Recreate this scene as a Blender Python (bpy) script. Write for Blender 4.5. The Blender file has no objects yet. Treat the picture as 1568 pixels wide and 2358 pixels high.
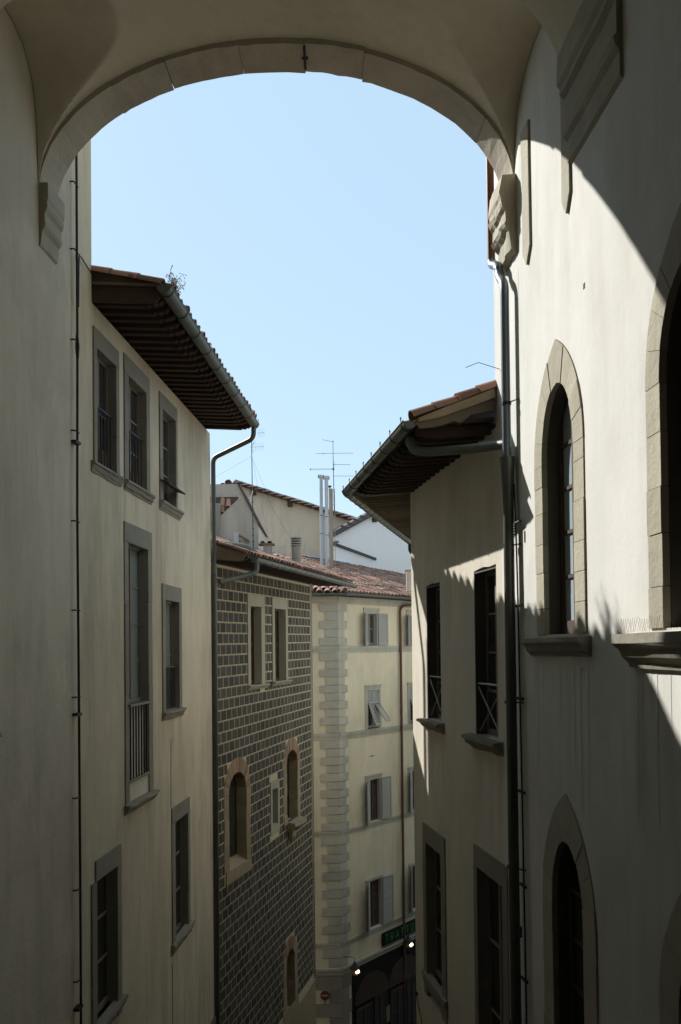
import bpy, math, random
from mathutils import Vector, Matrix, noise as mnoise
from mathutils.geometry import delaunay_2d_cdt
random.seed(7)
R = math.radians
E = 15.5                                   # eye height above the street
scene = bpy.context.scene
COL = scene.collection

# ------------------------------------------------------------------ camera
F_PX, W_PX, H_PX = 2050.0, 1568.0, 2358.0
cam_d = bpy.data.cameras.new('camera'); cam = bpy.data.objects.new('camera', cam_d)
COL.objects.link(cam)
pitch, roll = R(1.2), R(0.6)
fw = Vector((0, math.cos(pitch), math.sin(pitch)))
up0 = Vector((0, -math.sin(pitch), math.cos(pitch))); rt0 = Vector((1, 0, 0))
rt = rt0*math.cos(roll) - up0*math.sin(roll); up = up0*math.cos(roll) + rt0*math.sin(roll)
m = Matrix((rt, up, -fw)).transposed().to_4x4(); m.translation = (0, 0, E)
cam.matrix_world = m
cam_d.sensor_fit = 'VERTICAL'; cam_d.sensor_height = 36
cam_d.lens = F_PX/H_PX*36
cam_d.shift_y = (1452-1179)/H_PX
cam_d.clip_end = 2000; cam_d.clip_start = 0.05
scene.camera = cam

# ------------------------------------------------------------------ sky, sun, exposure
SUN = Vector((0.92, -1.0, -1.0)).normalized()          # the way the light travels
world = bpy.data.worlds.new('World'); scene.world = world; world.use_nodes = True
wn = world.node_tree
sky = wn.nodes.new('ShaderNodeTexSky'); sky.sky_type = 'NISHITA'; sky.sun_disc = False
sky.sun_elevation = math.asin(-SUN.z); sky.sun_rotation = math.atan2(-SUN.x, -SUN.y)
sky.altitude = 50; sky.air_density = 1.0; sky.dust_density = 0.4; sky.ozone_density = 1.0
bg = wn.nodes['Background']; bg.inputs['Strength'].default_value = 0.15
hz = wn.nodes.new('ShaderNodeMix'); hz.data_type = 'RGBA'; hz.inputs['Factor'].default_value = 0.86   # pale summer air, even over the whole sky
hz.inputs['B'].default_value = (1.88, 2.58, 3.15, 1)
wn.links.new(sky.outputs[0], hz.inputs['A']); wn.links.new(hz.outputs['Result'], bg.inputs['Color'])
sd = bpy.data.lights.new('sun', 'SUN'); sd.energy = 3.45; sd.angle = R(0.53); sd.color = (1.0, 0.975, 0.925)
sun = bpy.data.objects.new('sun', sd); COL.objects.link(sun); sun.location = (-20, 30, 50)
sun.rotation_euler = SUN.to_track_quat('-Z', 'Y').to_euler()
vs = scene.view_settings
vs.view_transform = 'Standard'; vs.look = 'None'; vs.gamma = 1; vs.use_curve_mapping = False
vs.exposure = 0.95

# ------------------------------------------------------------------ materials
def new_mat(name):
    m = bpy.data.materials.new(name); m.use_nodes = True
    return m, m.node_tree, m.node_tree.nodes['Principled BSDF']

def mat(name, base, rough=0.85, var=0.12, blot=0.6, streak=0.0, stain=None, stain_amt=0.0, grain=25.0,
        bump=0.15, metal=0.0, rnd=0.0, spec=0.3, patch=0.0):
    """procedural surface: blotches, vertical streaks, grain, fine relief; all in world position"""
    m, nt, b = new_mat(name); L = nt.links.new; N = nt.nodes.new
    geo = N('ShaderNodeNewGeometry')
    def noise(scale, sx=1, sz=1, detail=5, rough_=0.6):
        mp = N('ShaderNodeMapping'); mp.inputs['Scale'].default_value = (scale*sx, scale*sx, scale*sz)
        L(geo.outputs['Position'], mp.inputs['Vector'])
        n = N('ShaderNodeTexNoise'); n.inputs['Scale'].default_value = 1; n.inputs['Detail'].default_value = detail
        n.inputs['Roughness'].default_value = rough_
        L(mp.outputs[0], n.inputs['Vector']); return n.outputs['Fac']
    def math_(op, a, bb):
        n = N('ShaderNodeMath'); n.operation = op
        for i, q in enumerate((a, bb)):
            if isinstance(q, (int, float)): n.inputs[i].default_value = q
            else: L(q, n.inputs[i])
        return n.outputs[0]
    def ramp(f, lo, hi):
        n = N('ShaderNodeMapRange'); n.inputs['From Min'].default_value = lo; n.inputs['From Max'].default_value = hi
        L(f, n.inputs['Value']); return n.outputs[0]
    v = math_('MULTIPLY', math_('SUBTRACT', noise(blot), 0.5), var*2.4)
    v = math_('ADD', v, math_('MULTIPLY', math_('SUBTRACT', noise(grain, detail=3), 0.5), var*0.9))
    if streak:
        v = math_('ADD', v, math_('MULTIPLY', math_('SUBTRACT', noise(3.2, 1, 0.07), 0.5), streak*2))
    if patch:
        v = math_('ADD', v, math_('MULTIPLY', ramp(noise(0.42, 1, .8, 7, .62), .50, .545), -patch))
        v = math_('ADD', v, math_('MULTIPLY', ramp(noise(0.8, 1.3, .5, 8, .7), .60, .63), patch*.8))
        v = math_('ADD', v, math_('MULTIPLY', ramp(math_('MULTIPLY', noise(7.0, 1, .03, 3), noise(.7, 1, .6, 3)), .33, .46), -patch*1.1))
    if rnd:
        oi = N('ShaderNodeObjectInfo')
        r = math_('FRACT', math_('ADD', oi.outputs['Random'], geo.outputs['Random Per Island']), 0)
        v = math_('ADD', v, math_('MULTIPLY', math_('SUBTRACT', r, 0.5), rnd*2))
    v = math_('ADD', v, 1.0)
    mul = N('ShaderNodeVectorMath'); mul.operation = 'SCALE'; mul.inputs[0].default_value = base
    L(v, mul.inputs['Scale'])
    out = mul.outputs[0]
    if stain:
        f = math_('MULTIPLY', ramp(math_('MULTIPLY', noise(0.9, 1, 0.35, 6, 0.65), math_('ADD', noise(5, 1, 0.12), 0.5)), 0.45, 0.75), stain_amt)
        mx = N('ShaderNodeMix'); mx.data_type = 'RGBA'
        L(f, mx.inputs['Factor']); L(out, mx.inputs['A']); mx.inputs['B'].default_value = (*stain, 1); out = mx.outputs['Result']
    L(out, b.inputs['Base Color'])
    b.inputs['Roughness'].default_value = rough; b.inputs['Metallic'].default_value = metal
    b.inputs['Specular IOR Level'].default_value = spec
    if bump:
        bn = N('ShaderNodeBump'); bn.inputs['Strength'].default_value = bump; bn.inputs['Distance'].default_value = 0.02
        h = math_('ADD', noise(grain*0.45, detail=6, rough_=0.7), math_('MULTIPLY', noise(2.2, detail=2), 2.0))
        L(h, bn.inputs['Height']); L(bn.outputs[0], b.inputs['Normal'])
    return m

def glass(name, base, rough=0.06, spec=0.6):
    m, nt, b = new_mat(name)
    b.inputs['Base Color'].default_value = (*base, 1); b.inputs['Roughness'].default_value = rough
    b.inputs['Specular IOR Level'].default_value = spec
    return m
def glow(name, col, s):
    m, nt, b = new_mat(name)
    b.inputs['Base Color'].default_value = (*[c*.12 for c in col], 1)
    b.inputs['Emission Color'].default_value = (*col, 1); b.inputs['Emission Strength'].default_value = s
    return m

M = dict(
    left=mat('plaster_cream', (0.69, 0.605, 0.45), var=.11, blot=.9, streak=.07, patch=.08, stain=(0.33, 0.285, 0.19), stain_amt=.55, grain=40, bump=.22),
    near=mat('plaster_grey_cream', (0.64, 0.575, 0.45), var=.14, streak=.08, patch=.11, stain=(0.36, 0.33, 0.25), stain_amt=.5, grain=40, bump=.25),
    right=mat('plaster_white', (0.70, 0.69, 0.64), var=.10, blot=1.1, streak=.10, patch=.065, stain=(0.53, 0.51, 0.44), stain_amt=.6, grain=40, bump=.12),
    rhouse=mat('plaster_ivory', (0.71, 0.655, 0.545), var=.07, streak=.07, patch=.05, stain=(0.45, 0.39, 0.29), stain_amt=.45, grain=40, bump=.22),
    vault=mat('plaster_vault', (0.64, 0.58, 0.44), var=.10, patch=.05, stain=(0.38, 0.34, 0.26), stain_amt=.4, grain=30, bump=.25),
    yellow=mat('plaster_yellow', (0.73, 0.645, 0.47), var=.08, streak=.08, patch=.05, stain=(0.44, 0.37, 0.22), stain_amt=.35, grain=30, bump=.15),
    beige=mat('plaster_beige', (0.56, 0.46, 0.36), var=.12, blot=.5, streak=.05, stain=(0.34, 0.30, 0.25), stain_amt=.7, grain=12, bump=.2),
    attic=mat('plaster_grey_beige', (0.48, 0.42, 0.35), var=.12, streak=.10, stain=(0.28, 0.25, 0.22), stain_amt=.7, grain=12, bump=.2),
    white=mat('plaster_pale', (0.83, 0.79, 0.755), var=.04, streak=.03, grain=15, bump=.1),
    left_stain=mat('stained_cream', (0.62, 0.54, 0.40), var=.12, bump=.1), right_stain=mat('stained_ivory', (0.66, 0.60, 0.49), var=.12, bump=.1), white_stain=mat('stained_white', (0.665, 0.65, 0.595), var=.12, bump=.1),
    stone=mat('grey_sandstone', (0.265, 0.245, 0.20), var=.16, blot=3, stain=(0.32, 0.29, 0.21), stain_amt=.6, grain=45, bump=.5, rnd=.10),
    pale=mat('pale_sandstone', (0.42, 0.385, 0.29), var=.14, blot=3, stain=(0.32, 0.30, 0.24), stain_amt=.6, grain=40, bump=.5, rnd=.12),
    lstone=mat('light_frame_stone', (0.40, 0.375, 0.285), var=.10, blot=3, stain=(0.30, 0.28, 0.21), stain_amt=.4, grain=40, bump=.3, rnd=.05),
    quoin=mat('grey_green_stone', (0.47, 0.445, 0.365), var=.12, blot=2, streak=.10, stain=(.24, .24, .20), stain_amt=.5, grain=25, bump=.3, rnd=.08),
    block=mat('dark_block', (0.066, 0.062, 0.052), var=.22, blot=2.5, stain=(0.13, 0.115, 0.085), stain_amt=.5, grain=30, bump=.4, rnd=.36),
    mortar=mat('cream_mortar', (0.58, 0.50, 0.345), var=.12, blot=2, streak=.08, grain=40, bump=.4),
    brick=mat('terracotta_brick', (0.33, 0.225, 0.145), var=.2, blot=5, grain=30, bump=.4, rnd=.22),
    rubble=mat('ochre_stone', (0.34, 0.275, 0.175), var=.2, blot=3, grain=20, bump=.8, rnd=.12),
    tile=mat('roof_tile', (0.30, 0.165, 0.115), var=.22, blot=4, stain=(0.20, 0.17, 0.13), stain_amt=.6, grain=25, bump=.35, rnd=.5),
    tile_deck=mat('roof_bed', (0.085, 0.055, 0.042), var=.25, blot=5, grain=15, bump=.4),
    timber=mat('dark_timber', (0.060, 0.038, 0.027), var=.25, blot=4, grain=20, bump=.4, rnd=.2),
    plank=mat('weathered_plank', (0.16, 0.125, 0.085), var=.25, blot=3, grain=20, bump=.5, rnd=.2),
    copper=mat('aged_copper', (0.135, 0.150, 0.130), rough=.5, var=.25, blot=4, stain=(0.10, 0.17, 0.14), stain_amt=.55, grain=20, bump=.1, metal=.35, spec=.5),
    pipe=mat('grey_pipe', (0.105, 0.108, 0.10), rough=.45, var=.2, blot=3, stain=(0.08, 0.075, 0.055), stain_amt=.5, grain=20, bump=.08, metal=.35, spec=.5),
    bluepipe=mat('blue_grey_pipe', (0.15, 0.18, 0.205), rough=.4, var=.15, blot=3, grain=20, bump=.05, metal=.4, spec=.5),
    brownpipe=mat('brown_pipe', (0.13, 0.065, 0.042), rough=.5, var=.2, blot=3, grain=20, bump=.05, metal=.2),
    iron=mat('dark_iron', (0.035, 0.036, 0.036), rough=.55, var=.2, grain=30, bump=.1, metal=.4),
    rail=mat('pale_metal', (0.42, 0.43, 0.42), rough=.45, var=.12, grain=30, bump=.05, metal=.3),
    rust=mat('rusty_bar', (0.23, 0.14, 0.095), var=.25, grain=30, bump=.2),
    frame=mat('grey_brown_frame', (0.24, 0.205, 0.175), var=.12, grain=30, bump=.2),
    dframe=mat('dark_brown_frame', (0.085, 0.06, 0.048), var=.2, grain=30, bump=.15),
    rframe=mat('red_brown_frame', (0.12, 0.05, 0.035), var=.2, grain=30, bump=.15),
    shutter=mat('grey_shutter', (0.37, 0.365, 0.335), rough=.6, var=.10, blot=3, grain=30, bump=.1),
    flue=mat('white_flue', (0.48, 0.49, 0.50), rough=.35, var=.05, grain=20, bump=.03, metal=.1, spec=.5),
    tan=mat('tan_duct', (0.42, 0.34, 0.25), var=.2, blot=2, streak=.1, grain=20, bump=.2),
    cement=mat('cement', (0.30, 0.27, 0.22), var=.2, blot=4, stain=(0.15, 0.14, 0.12), stain_amt=.6, grain=20, bump=.4),
    slate=mat('dark_flashing', (0.09, 0.085, 0.085), var=.2, grain=20, bump=.2),
    tarp=mat('blue_tarp', (0.36, 0.46, 0.60), rough=.4, var=.15, grain=8, bump=.4),
    arch=mat('arch_sandstone', (0.46, 0.405, 0.31), var=.16, blot=2, stain=(0.28, 0.26, 0.20), stain_amt=.6, grain=35, bump=.6, rnd=.06),
    shade_lining=mat('shade_darkened_stone', (0.11, 0.098, 0.078), var=.25, blot=3, grain=30, bump=.4),  # shade inside the openings, put into the stone colour
    plinth_or_bounce_cutter=mat('bounce_cutting_stone', (0.12, 0.105, 0.08), var=.2, blot=2, grain=12, bump=.6),  # dark so the unseen bases and end wall send back less light
    street=mat('street_stone', (0.075, 0.072, 0.065), var=.2, blot=2, grain=10, bump=.5),
    shop=mat('dark_shopfront', (0.020, 0.017, 0.014), var=.2, grain=20, bump=.2, spec=.08),
    dry=mat('dry_stem', (0.22, 0.15, 0.09), var=.2, grain=30, bump=0),
    moss=mat('green_weed', (0.10, 0.12, 0.03), var=.2, grain=30, bump=0),
    pane=glass('window_glass', (0.05, 0.053, 0.05)),
    pane_curtain=glass('curtained_glass', (0.26, 0.30, 0.275), .15, .5),
    pane_blue=glass('blue_curtained_glass', (0.42, 0.50, 0.53), .12, .5),
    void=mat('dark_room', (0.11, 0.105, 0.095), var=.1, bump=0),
    red=mat('sign_red', (0.14, 0.03, 0.03), rough=.5, var=.05, bump=0),
    whitep=mat('sign_white', (0.38, 0.38, 0.36), rough=.5, var=.03, bump=0),
    neon=glow('green_neon', (0.05, 0.9, 0.16), 0.035),
    bulb=glow('warm_bulb', (1.0, 0.66, 0.33), 9.0),
    lampglass=glass('lamp_glass', (0.45, 0.36, 0.24), .2, .5),
)

# ------------------------------------------------------------------ mesh builder
class MB:
    def __init__(s): s.v = []; s.f = []
    def add(s, vs_, fs):
        o = len(s.v); s.v += [tuple(p) for p in vs_]; s.f += [tuple(i+o for i in f) for f in fs]; return s
    def box(s, x0, x1, y0, y1, z0, z1, j=0.0):
        vs_ = [(x, y, z) for z in (z0, z1) for y in (y0, y1) for x in (x0, x1)]
        if j: vs_ = [tuple(c+random.uniform(-j, j) for c in p) for p in vs_]
        return s.add(vs_, [(0, 2, 3, 1), (4, 5, 7, 6), (0, 1, 5, 4), (2, 6, 7, 3), (0, 4, 6, 2), (1, 3, 7, 5)])
    def prism(s, poly, y0, y1):
        """(x, z) outline extruded from y0 to y1"""
        n = len(poly)
        a = sum(poly[i][0]*poly[(i+1) % n][1]-poly[(i+1) % n][0]*poly[i][1] for i in range(n))
        if a < 0: poly = poly[::-1]
        vs_ = [(x, y0, z) for x, z in poly]+[(x, y1, z) for x, z in poly]
        return s.add(vs_, [tuple(range(n)), tuple(range(2*n-1, n-1, -1))]+[(i+n, (i+1) % n+n, (i+1) % n, i) for i in range(n)])
    def prism_x(s, poly, x0, x1):
        """(y, z) outline extruded from x0 to x1"""
        n = len(poly)
        vs_ = [(x0, y, z) for y, z in poly]+[(x1, y, z) for y, z in poly]
        return s.add(vs_, [tuple(range(n-1, -1, -1)), tuple(range(n, 2*n))]+[(i, (i+1) % n, (i+1) % n+n, i+n) for i in range(n)])
    def tube(s, pts, r, n=10, caps=True):
        pts = [Vector(p) for p in pts]; rr = r if isinstance(r, (list, tuple)) else [r]*len(pts)
        base = len(s.v); prev = None
        for i, p in enumerate(pts):
            t = (pts[min(i+1, len(pts)-1)]-pts[max(i-1, 0)]).normalized()
            if prev is None:
                a = t.cross(Vector((0, 0, 1)))
                if a.length < 1e-3: a = t.cross(Vector((0, 1, 0)))
            else: a = prev-t*prev.dot(t)
            a.normalize(); prev = a; b = t.cross(a)
            for k in range(n):
                an = 2*math.pi*k/n; s.v.append(tuple(p+(a*math.cos(an)+b*math.sin(an))*rr[i]))
        for i in range(len(pts)-1):
            for k in range(n):
                k2 = (k+1) % n
                s.f.append((base+i*n+k, base+i*n+k2, base+(i+1)*n+k2, base+(i+1)*n+k))
        if caps:
            s.f.append(tuple(base+k for k in range(n-1, -1, -1))); e = base+(len(pts)-1)*n
            s.f.append(tuple(e+k for k in range(n)))
        return s
    def bar(s, p, q, w, h=None):
        """square bar between two points"""
        return s.tube([p, q], [w*0.707]*2, 4) if h is None else s.tube([p, q], w*0.707, 4)
    def mesh(s, name, material, smooth=False):
        me = bpy.data.meshes.new(name); me.from_pydata(s.v, [], s.f); me.materials.append(material)
        if smooth:
            me.polygons.foreach_set('use_smooth', [True]*len(me.polygons))
            me.set_sharp_from_angle(angle=R(40))
        me.update(); return me
    def build(s, name, material, parent=None, smooth=False, label=None, kind=None):
        return link(name, s.mesh(name, material, smooth), parent, label, kind)

def link(name, me, parent=None, label=None, kind=None):
    o = bpy.data.objects.new(name, me); COL.objects.link(o); o.parent = parent
    if label: o['label'] = label
    if kind: o['kind'] = kind
    return o
def tag(o, label, cat, group=None):
    o['label'] = label; o['category'] = cat
    if group: o['group'] = group
    return o
def thing(name, label, cat, O, d=(1, 0), z=0, group=None):
    o = bpy.data.objects.new(name, None); COL.objects.link(o); o.empty_display_size = .3
    o.location = (O[0], O[1], z); o.rotation_euler = (0, 0, math.atan2(d[1], d[0]))
    return tag(o, label, cat, group)
def inst(src, parent, loc, rot=(0, 0, 0), sc=(1, 1, 1)):
    o = src.copy(); COL.objects.link(o); o.parent = parent; o.location = loc; o.rotation_euler = rot; o.scale = sc
    return o

# ------------------------------------------------------------------ building blocks
def wall_mesh(outline, holes, depth=.32, body=6.0, back=True):
    """front sheet at y=0 with real openings, reveals, ends and the mass behind (x along, y into the building)"""
    b = MB(); polys = [[Vector((x, z, 0)) for x, z in p] for p in [outline]+holes]
    flat = [p for poly in polys for p in poly]
    vv = [Vector((p.x, p.y)) for p in flat]; ee = []; o = 0
    for poly in polys:
        n = len(poly); ee += [(o+i, o+(i+1) % n) for i in range(n)]; o += n
    cv, _, cf = delaunay_2d_cdt(vv, ee, [], 0, 1e-5)[:3]
    def inside(poly, x, z):
        c = False; n = len(poly)
        for i in range(n):
            (x1, z1), (x2, z2) = poly[i], poly[(i+1) % n]
            if (z1 > z) != (z2 > z) and x < (x2-x1)*(z-z1)/(z2-z1)+x1: c = not c
        return c
    fs = []
    for t in cf:
        mx = sum(cv[i].x for i in t)/3; mz = sum(cv[i].y for i in t)/3
        if inside(outline, mx, mz) and not any(inside(h, mx, mz) for h in holes):
            p, q, r = (cv[i] for i in t)
            fs.append(tuple(t) if (q.x-p.x)*(r.y-p.y)-(q.y-p.y)*(r.x-p.x) > 0 else tuple(reversed(t)))
    b.add([(p.x, 0, p.y) for p in cv], fs)
    for h in holes:
        n = len(h); b.add([(x, 0, z) for x, z in h]+[(x, depth, z) for x, z in h], [(i, (i+1) % n, (i+1) % n+n, i+n) for i in range(n)])
    n = len(outline)
    b.add([(x, 0, z) for x, z in outline]+[(x, depth, z) for x, z in outline], [((i+1) % n, i, i+n, (i+1) % n+n) for i in range(n)])
    if back:
        b.prism(outline, depth+.004, depth+body)
    return b

def rect(x0, x1, z0, z1): return [(x0, z0), (x1, z0), (x1, z1), (x0, z1)]
def wob(poly, a):
    return [(x+random.uniform(-a, a), z+random.uniform(-a, a)) for x, z in poly]

def sill_mb(x0, x1, zt, h, p, rough=.0):
    """moulded sill: flat nose over a cavetto"""
    prof = [(0.05, zt), (-p, zt-.012), (-p-.006, zt-h*.3), (-p+.012, zt-h*.38), (-p*.72, zt-h*.45), (-p*.55, zt-h*.7), (-p*.25, zt-h*.85), (-p*.18, zt-h), (0.05, zt-h)]
    b = MB(); n = len(prof); N = 7; rings = []
    for i in range(N):
        t = i/(N-1); x = x0+(x1-x0)*t
        rings.append([(x+random.uniform(-1, 1)*rough*.6, y+random.uniform(-1, 1)*rough*(y < 0), z+random.uniform(-1, 1)*rough*(.5 if k < 3 else 1)) for k, (y, z) in enumerate(prof)])
    vs_ = [p_ for r_ in rings for p_ in r_]; fs = [tuple(range(n-1, -1, -1)), tuple(range((N-1)*n, N*n))]
    for i in range(N-1):
        for k in range(n): fs.append((i*n+k, i*n+(k+1) % n, (i+1)*n+(k+1) % n, (i+1)*n+k))
    return b.add(vs_, fs)

def sash(parent, name, x0, x1, z0, z1, y, fmat, pmat, cols=2, rows=3, fw_=.055, mw=.03):
    """timber casement with bars; its panes are children"""
    b = MB(); g = .003
    b.box(x0+g, x0+fw_, y, y+.06, z0+g, z1-g); b.box(x1-fw_, x1-g, y, y+.06, z0+g, z1-g)
    b.box(x0+fw_, x1-fw_, y+.002, y+.058, z0+g, z0+fw_*1.3); b.box(x0+fw_, x1-fw_, y+.002, y+.058, z1-fw_, z1-g)
    ix0, ix1, iz0, iz1 = x0+fw_, x1-fw_, z0+fw_*1.3, z1-fw_
    cw = (ix1-ix0)/cols; ch = (iz1-iz0)/rows
    for c in range(1, cols):
        w = mw if cols != 2 else mw*2.2
        b.box(ix0+c*cw-w/2, ix0+c*cw+w/2, y-.006, y+.05, iz0, iz1)
    for r_ in range(1, rows): b.box(ix0, ix1, y+.012, y+.05, iz0+r_*ch-mw/2, iz0+r_*ch+mw/2)
    o = b.build(name, fmat, parent)
    for c in range(cols):
        for r_ in range(rows):
            MB().box(ix0+c*cw+.004, ix0+(c+1)*cw-.004, y+.03, y+.036, iz0+r_*ch+.004, iz0+(r_+1)*ch-.004).build('pane', pmat, o)
    return o

def surround(win, o_, i_, smat, proud=.02, depth=.13, wobble=.006, split=True):
    """lintel and jambs of dressed stone, built as single stones"""
    ox0, ox1, oz0, oz1 = o_; ix0, ix1, iz0, iz1 = i_; g = .003
    MB().prism(wob(rect(ox0+g, ox1-g, iz1, oz1-g), wobble), -proud, depth).build('lintel', smat, win)
    for a, c in ((ox0+g, ix0), (ix1, ox1-g)):
        if split:
            zs = sorted([oz0+g, oz0+(iz1-oz0)*random.uniform(.3, .45), oz0+(iz1-oz0)*random.uniform(.62, .8), iz1-.004])
        else: zs = [oz0+g, iz1-.004]
        for k in range(len(zs)-1):
            p = random.uniform(-.003, .003)
            MB().prism(wob(rect(a, c, zs[k]+.002, zs[k+1]-.002), wobble*.35), -proud+p, depth).build('jamb_stone', smat, win)

def arch_pts(cx, w, zs, za, n, pointed=0.0):
    """half outline (right side, spring to apex): round when pointed=0"""
    out = []
    for i in range(n+1):
        t = i/n*math.pi/2
        x = w*math.cos(t); z = math.sin(t)
        if pointed:
            # pointed arc: circle centred beyond the axis
            k = 1+pointed; rr = w*k; c = w-rr
            ang_end = math.acos(-c/rr); a = i/n*ang_end
            x = c+rr*math.cos(a); z = math.sin(a)/math.sin(ang_end)
        out.append((cx+x, zs+(za-zs)*z))
    return out
def arch_outline(cx, w, z0, zs, za, n=10, pointed=0.0):
    h = arch_pts(cx, w, zs, za, n, pointed)
    left = [(2*cx-x, z) for x, z in h[::-1]][1:]
    return [(cx-w, z0), (cx+w, z0)]+h+left

def arch_stones(win, cx, wo, wi, z0, zso, zao, zsi, zai, smat, jamb, nv, pointed, proud=.015, depth=.12, name='arch_stone', jmat=None, wobble=.004, ragged=0.0):
    """voussoirs and jamb blocks round an arched opening, each stone its own mesh"""
    K = 4; n = nv*K
    ho = arch_pts(cx, wo, zso, zao, n, pointed); hi = arch_pts(cx, wi, zsi, zai, n, 0)
    g = .003
    for side in (1, -1):
        f = (lambda p: p) if side == 1 else (lambda p: (2*cx-p[0], p[1]))
        for k in range(nv):
            O_ = [f(p) for p in ho[k*K:(k+1)*K+1]]; I_ = [f(p) for p in hi[k*K:(k+1)*K+1]]
            poly = O_+I_[::-1]
            mx = sum(p[0] for p in poly)/len(poly); mz = sum(p[1] for p in poly)/len(poly)
            poly = [(mx+(x-mx)*.985, mz+(z-mz)*.985) for x, z in poly]
            MB().prism(poly, -proud+random.uniform(-1, 1)*wobble, depth).build(name, smat, win)
        zs = [z0]
        while zs[-1] < zso-.05: zs.append(min(zso, zs[-1]+jamb*random.uniform(.8, 1.25)))
        if len(zs) > 2 and zs[-1]-zs[-2] < jamb*.4: zs.pop(-2)
        for k in range(len(zs)-1):
            zi0, zi1 = min(zs[k], zsi), min(zs[k+1], zsi)
            e = random.uniform(-1, 1)*ragged
            poly = [f((cx+wi, zs[k]+g)), f((cx+wo-g+e, zs[k]+g)), f((cx+wo-g+e, zs[k+1]-g)), f((cx+wi, zs[k+1]-g))]
            MB().prism(poly, -proud+random.uniform(-1, 1)*wobble, depth).build('jamb_stone', jmat or smat, win)

# roof tile (cover tile), low end at the origin, running up +y, arched up
def tile_data(r0=.085, r1=.066, L=.42, n=6, th=.014):
    b = MB(); vs_ = []
    for (r_, y) in ((r0, 0), (r1, L)):
        for rr in (r_, r_-th):
            for k in range(n+1):
                a = math.pi*k/n; vs_.append((rr*math.cos(a), y, rr*math.sin(a)*.92))
    m_ = n+1; fs = []
    for k in range(n):
        fs += [(k, k+1, 2*m_+k+1, 2*m_+k), (m_+k+1, m_+k, 3*m_+k, 3*m_+k+1), (k+1, k, m_+k, m_+k+1), (2*m_+k, 2*m_+k+1, 3*m_+k+1, 3*m_+k)]
    fs += [(0, 2*m_, 3*m_, m_), (n, m_+n, 3*m_+n, 2*m_+n)]
    b.add(vs_, fs); return b
TILE = tile_data().mesh('roof_tile', M['tile'], True)
BIGTILE = tile_data(.12, .095, .45).mesh('roof_tile', M['tile'], True)
def tile_at(parent, loc, slope, yaw=0.0, me=None, jit=1.0):
    o = link('roof_tile', me or TILE, parent)
    o.location = (loc[0]+random.uniform(-.008, .008)*jit, loc[1]+random.uniform(-.02, .02)*jit, loc[2]+random.uniform(-.004, .006)*jit)
    o.rotation_euler = (math.atan(slope)+random.uniform(-.03, .03)*jit, random.uniform(-.04, .04)*jit, yaw+random.uniform(-.035, .035)*jit)
    return o

def gutter(parent, p0, p1, r, gmat, caps=(True, True), step=.75, hooks=True, sag=0.0):
    """half-round gutter between two points (parent space) with joints, brackets and rod hooks"""
    p0, p1 = Vector(p0), Vector(p1); ax = (p1-p0); Lg = ax.length; ax.normalize()
    side = Vector((ax.y, -ax.x, 0)).normalized()            # towards the right of the run
    upv = Vector((0, 0, 1))
    def pt(t, a, rr): return tuple(p0+ax*t+side*(rr*math.cos(a))+upv*(rr*math.sin(a)))
    n = 10; b = MB()
    prof = [(math.pi+math.pi*k/n, r) for k in range(n+1)]+[(2*math.pi-math.pi*k/n, r-.008) for k in range(n+1)]
    m_ = len(prof)
    vs_ = [pt(0, a, q) for a, q in prof]+[pt(Lg, a, q) for a, q in prof]
    b.add(vs_, [(i, (i+1) % m_, (i+1) % m_+m_, i+m_) for i in range(m_)]+[tuple(range(m_-1, -1, -1)), tuple(range(m_, 2*m_))])
    for c, t in zip(caps, (0.0, Lg)):
        if c:
            q = [pt(t, math.pi+math.pi*k/n, r-.009) for k in range(n+1)]; q2 = [tuple(Vector(v_)+ax*(.006 if t == 0 else -.006)) for v_ in q]
            b.add(q+q2, [tuple(range(n+1)), tuple(range(2*n+1, n, -1))])
    out = 1 if side.y < 0 else -1                           # street side
    rim = Vector(side)*(r*out)
    b.tube([p0+rim, p1+rim], .011, 6)
    g = b.build('gutter', gmat, parent, True)
    k = int(Lg/step)
    for i in range(k+1):
        t = .12+(Lg-.24)*i/max(1, k)
        bb = MB(); q = []
        for w in (-.011, .011):
            for rr in (r+.002, r+.007):
                q += [pt(t+w, math.pi+math.pi*j/n, rr) for j in range(n+1)]
        m2 = n+1; fs = []
        for j in range(n): fs += [(m2+j, m2+j+1, 3*m2+j+1, 3*m2+j), (j, m2+j, m2+j+1, j+1)[::-1], (2*m2+j, 3*m2+j, 3*m2+j+1, 2*m2+j+1)]
        bb.add(q, fs)
        if hooks:
            c = p0+ax*t+rim
            hk = [c+upv*-.01, c+upv*.03]
            for j in range(9):
                a = -math.pi/2+j*math.pi*1.5/8; hk.append(c+upv*(.055+.022*math.sin(a))+ax*(.022*math.cos(a)))
            bb.tube(hk, .006, 5)
        bb.build('gutter_bracket', M['iron'] if hooks else gmat, g)
    return g

def curve_pts(pts, steps=6):
    """round the corners of a path"""
    P = [Vector(p) for p in pts]; out = [P[0]]
    for i in range(1, len(P)-1):
        a, b, c = P[i-1], P[i], P[i+1]; r_ = min((a-b).length, (c-b).length, .14)*.9
        s_, e = b+(a-b).normalized()*r_, b+(c-b).normalized()*r_
        for k in range(steps+1):
            t = k/steps; out.append(s_*(1-t)**2+b*2*t*(1-t)+e*t*t)
    return out+[P[-1]]

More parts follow.
